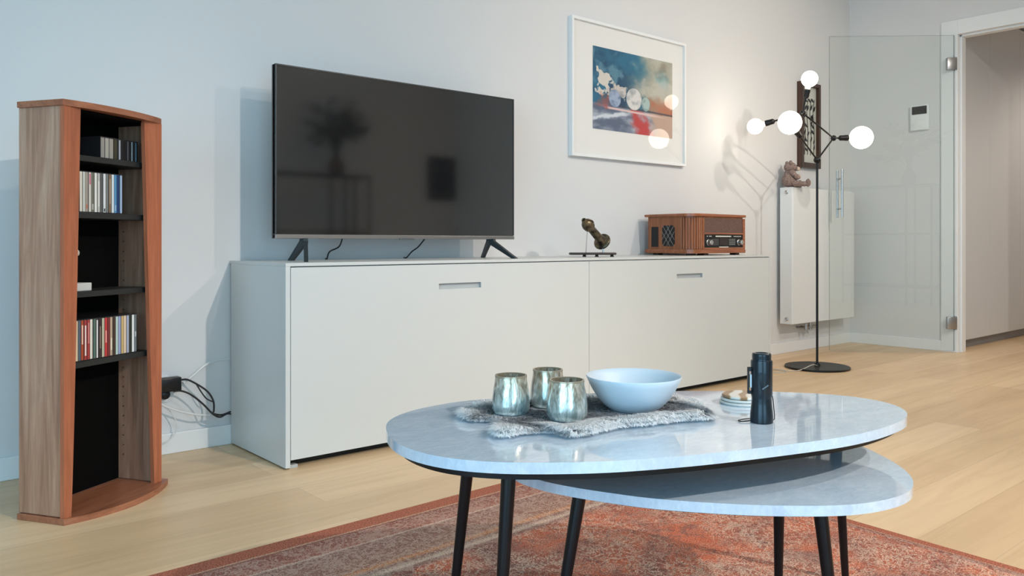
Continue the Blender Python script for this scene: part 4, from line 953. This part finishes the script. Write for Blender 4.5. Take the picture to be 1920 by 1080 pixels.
# ------------------------------------------------------------------ silvered glass tealight holders
merc = mat('mercury_glass', (0.55, 0.55, 0.48), 0.2, 0.62, Specular_IOR_Level=0.9); k = NT(merc)
v = k.obj((1, 1, 0.35)); n1 = k.n('ShaderNodeTexNoise', i_Scale=120.0, i_Detail=4.0, i_Distortion=1.0); k.l(v, n1.inputs['Vector'])
n2 = k.n('ShaderNodeTexNoise', i_Scale=38.0, i_Detail=2.0); k.l(k.obj(), n2.inputs['Vector'])
sz = k.n('ShaderNodeSeparateXYZ'); k.l(k.obj((1, 1, 12.5)), sz.inputs[0])
top_ = k.ramp(n1.outputs[0], [(0.35, (0.30, 0.23, 0.15)), (0.5, (0.50, 0.43, 0.32)), (0.68, (0.78, 0.74, 0.64))]); low_ = k.ramp(n1.outputs[0], [(0.35, (0.32, 0.40, 0.38)), (0.5, (0.52, 0.62, 0.60)), (0.68, (0.82, 0.90, 0.88))])
zf = k.ramp(sz.outputs[2], [(0.25, (0, 0, 0)), (0.85, (1, 1, 1))])
k.l(k.mix(zf, low_, top_), k.b.inputs['Base Color'])
vv = k.n('ShaderNodeTexVoronoi', i_Scale=70.0); k.l(v, vv.inputs['Vector']); k.bump(k.mix(0.5, n2.outputs[1], vv.outputs['Distance'] if False else n1.outputs[1]), 0.25, 0.006)
rimm = mat('amber_rim', (0.36, 0.29, 0.20), 0.25, 0.4)
def holder(u, t, r, h, label, rz):
    x, y = depth_pt(u, t)
    T = thing('tealight_holder', label, 'candle holder', (x, y, PZ), rz, 'silvered glass tealight holders')
    rt = r * 0.83
    o_ = [(0, 0), (r * 0.80, 0.0), (r * 0.93, 0.003), (r * 0.995, 0.010), (r, 0.020), (r * 0.985, 0.032), (r * 0.93, 0.050), (rt * 1.02, 0.066), (rt, h)]
    inn = [(rt - 0.0025, h), (r * 0.93 - 0.003, 0.048), (r - 0.0035, 0.02), (r * 0.9, 0.006), (0, 0.005)]
    bm = lathe(o_ + inn, 48, cap=False)
    for v_2 in bm.verts:
        a = math.atan2(v_2.co.y, v_2.co.x); w_2 = 1 + 0.012 * noise.noise(Vector((math.cos(a) * 3 + u, math.sin(a) * 3, v_2.co.z * 40)))
        v_2.co.x *= w_2; v_2.co.y *= w_2
    link('cup', bm, merc, T, True, 60)
    link('rim', lathe([(rt - 0.0026, h - 0.001), (rt - 0.0028, h + 0.0012), (rt + 0.0004, h + 0.0014), (rt + 0.0008, h - 0.002), (rt - 0.0026, h - 0.001)], 48, cap=False), rimm, T, True)
holder(958, 1.645, 0.0385, 0.076, 'silvered glass tealight holder standing leftmost of the three on the fur', 0.3)
holder(1027, 1.715, 0.0375, 0.077, 'silvered glass tealight holder standing behind the other two', 2.0)
holder(1063, 1.59, 0.0405, 0.076, 'silvered glass tealight holder nearest the viewer, beside the bowl', 4.0)
# ------------------------------------------------------------------ torch
x, y = depth_pt(1428, 1.583)
tc_ = thing('flashlight', 'black metal flashlight standing upright on its head on the marble table', 'flashlight', (x, y, 0.45), -YAW)
alu = mat('blue_black_aluminium', (0.004, 0.012, 0.020), 0.36, 0.4, Coat_Weight=0.3); k = NT(alu); ns = k.n('ShaderNodeTexNoise', i_Scale=900.0); k.l(k.obj(), ns.inputs['Vector']); k.bump(ns.outputs[0], 0.15, 0.0006)
link('body', lathe([(0, 0.001), (0.0195, 0), (0.0215, 0.001), (0.0218, 0.004), (0.0218, 0.013), (0.021, 0.022), (0.0196, 0.034), (0.0187, 0.047), (0.019, 0.050), (0.0205, 0.056), (0.0207, 0.118), (0.0200, 0.1215), (0.0182, 0.122), (0.018, 0.124), (0.0183, 0.128), (0.018, 0.1335), (0.0165, 0.1355), (0.012, 0.1355), (0.011, 0.132), (0, 0.132)], 48, cap=False), alu, tc_, True, 28)
bm = bmesh.new()
box(bm, -0.0275, -0.0245, -0.004, 0.004, 0.058, 0.105, 0.0012); box(bm, -0.0275, -0.020, -0.004, 0.004, 0.100, 0.108, 0.0012); box(bm, -0.0275, -0.020, -0.004, 0.004, 0.056, 0.062, 0.0012)
link('pocket_clip', bm, M['black_plastic'], tc_)
link('button', boxbm(-0.0232, -0.019, -0.003, 0.003, 0.068, 0.094, 0.001), mat('pale_switch', (0.7, 0.74, 0.78), 0.3), tc_)
link('marking', boxbm(-0.006, 0.008, -0.02095, -0.0195, 0.070, 0.0725, 0.0, mtx=Matrix.Translation((0.0, 0, 0.0715)) @ Matrix.Rotation(-0.6, 4, 'Y') @ Matrix.Translation((0, 0, -0.0715))), mat('grey_print', (0.10, 0.13, 0.15), 0.4), tc_)
link('wrist_strap', tube([(0.019, 0, 0.058), (0.022, 0, 0.045), (0.0235, 0, 0.03), (0.025, 0.0, 0.012), (0.024, 0.008, 0.003), (0.0, 0.027, 0.002), (-0.025, 0.022, 0.002), (-0.043, 0.008, 0.002), (-0.038, -0.002, 0.002), (-0.021, 0.002, 0.003)], 0.0009, 8), M['black_plastic'], tc_, True)
# ------------------------------------------------------------------ coasters
cx_, cy_ = depth_pt(1392, 1.775)
agate = mat('banded_stone', (0.6, 0.56, 0.5), 0.25); k = NT(agate); wv2 = k.n('ShaderNodeTexWave', i_Scale=9.0, i_Distortion=4.0); k.l(k.obj(), wv2.inputs['Vector']); k.l(k.ramp(wv2.outputs[1], [(0.3, (0.30, 0.17, 0.08)), (0.45, (0.6, 0.5, 0.36)), (0.7, (0.74, 0.71, 0.66))]), k.b.inputs['Base Color'])
pale = mat('pale_stone_coaster', (0.68, 0.67, 0.63), 0.3)
for i, (m_, lb) in enumerate(((pale, 'round pale stone coaster at the bottom of the stack behind the flashlight'), (pale, 'round pale stone coaster in the middle of the stack behind the flashlight'), (agate, 'round brown and cream banded coaster on top of the stack behind the flashlight'))):
    z = 0.45 + i * 0.0068
    o = tag(link('coaster', lathe([(0, 0.0), (0.045, 0), (0.0475, 0.002), (0.0478, 0.0045), (0.046, 0.0062), (0, 0.0066)], 56, cap=False), m_, None, True), lb, 'coaster', 'stack of round coasters')
    o.location = (cx_ + 0.002 * (i - 1), cy_ - 0.0015 * i, z); o.rotation_euler = (0, 0, 1.1 * i)

# ------------------------------------------------------------------ behind the viewer, mirrored in the television
def mir(u, y):
    a = (u - 960) / FPX; kx, ky = a * _c + _s, -a * _s + _c; return kx / ky * (2 * TY - y)
sx0, sx1 = mir(500, -2.2), mir(680, -2.2)
su = thing('shelf_unit', 'thin black metal shelf unit, seen as a dark reflection in the television', 'shelf unit', ((sx0 + sx1) / 2, -2.2, 0))
hw = (sx1 - sx0) / 2
for z in (1.55, 0.93, 0.25): link('shelf', boxbm(-hw, hw, -0.17, 0.17, z - 0.03, z, 0.002), M['charcoal'], su)
for x in (-hw + 0.012, hw * 0.45, hw - 0.012):
    bm = bmesh.new()
    for y in (-0.158, 0.158): box(bm, x - 0.012, x + 0.012, y - 0.012, y + 0.012, 0, 1.55)
    link('upright', bm, M['black_metal'], su)
pp = thing('potted_palm', 'dark leafy plant in a vase on the shelf unit, reflected in the television', 'plant', (mir(630, -2.2), -2.2, 1.55))
link('vase', lathe([(0, 0), (0.06, 0), (0.09, 0.05), (0.095, 0.1), (0.06, 0.17), (0.035, 0.2), (0.04, 0.22), (0.035, 0.22), (0, 0.15)], 28, cap=False), mat('amber_vase', (0.12, 0.05, 0.03), 0.2), pp, True)
bm = bmesh.new(); rnd = random.Random(5)
for q in range(26):
    a = rnd.random() * 2 * PI; sp_ = rnd.uniform(0.12, 0.42); h = rnd.uniform(0.25, 0.75)
    P = [Vector((0, 0, 0.15)), Vector((math.cos(a) * sp_ * 0.3, math.sin(a) * sp_ * 0.25, 0.15 + h * 0.7)), Vector((math.cos(a) * sp_, math.sin(a) * sp_ * 0.6, 0.15 + h))]
    tube(P, 0.005, 5, bm, n=4)
    for s_ in range(9):
        b = P[1].lerp(P[2], s_ / 8); da = a + rnd.uniform(-1.3, 1.3); t3 = b + Vector((math.cos(da) * 0.16, math.sin(da) * 0.1, rnd.uniform(-0.08, 0.08))); w_3 = Vector((-math.sin(da), math.cos(da), 0.6)) * 0.014; mdl = (b + t3) / 2
        bm.faces.new([bm.verts.new(v) for v in (b, mdl + w_3, t3, mdl - w_3)])
link('foliage', bm, mat('dark_leaves', (0.03, 0.045, 0.025), 0.6), pp)
xo = mir(828, -2.55)
xo = XC - 0.24
wp_ = thing('wall_oven', 'dark rectangular wall oven, seen as a black shape reflected in the television', 'oven', (xo, YB, 1.62))
link('body', boxbm(-0.21, 0.21, 0.002, 0.03, -0.28, 0.28, 0.004), mat('oven_black', (0.012, 0.012, 0.012), 0.3), wp_)
link('door_bar', boxbm(-0.18, 0.18, 0.03, 0.045, 0.10, 0.115, 0.003), M['steel'], wp_)
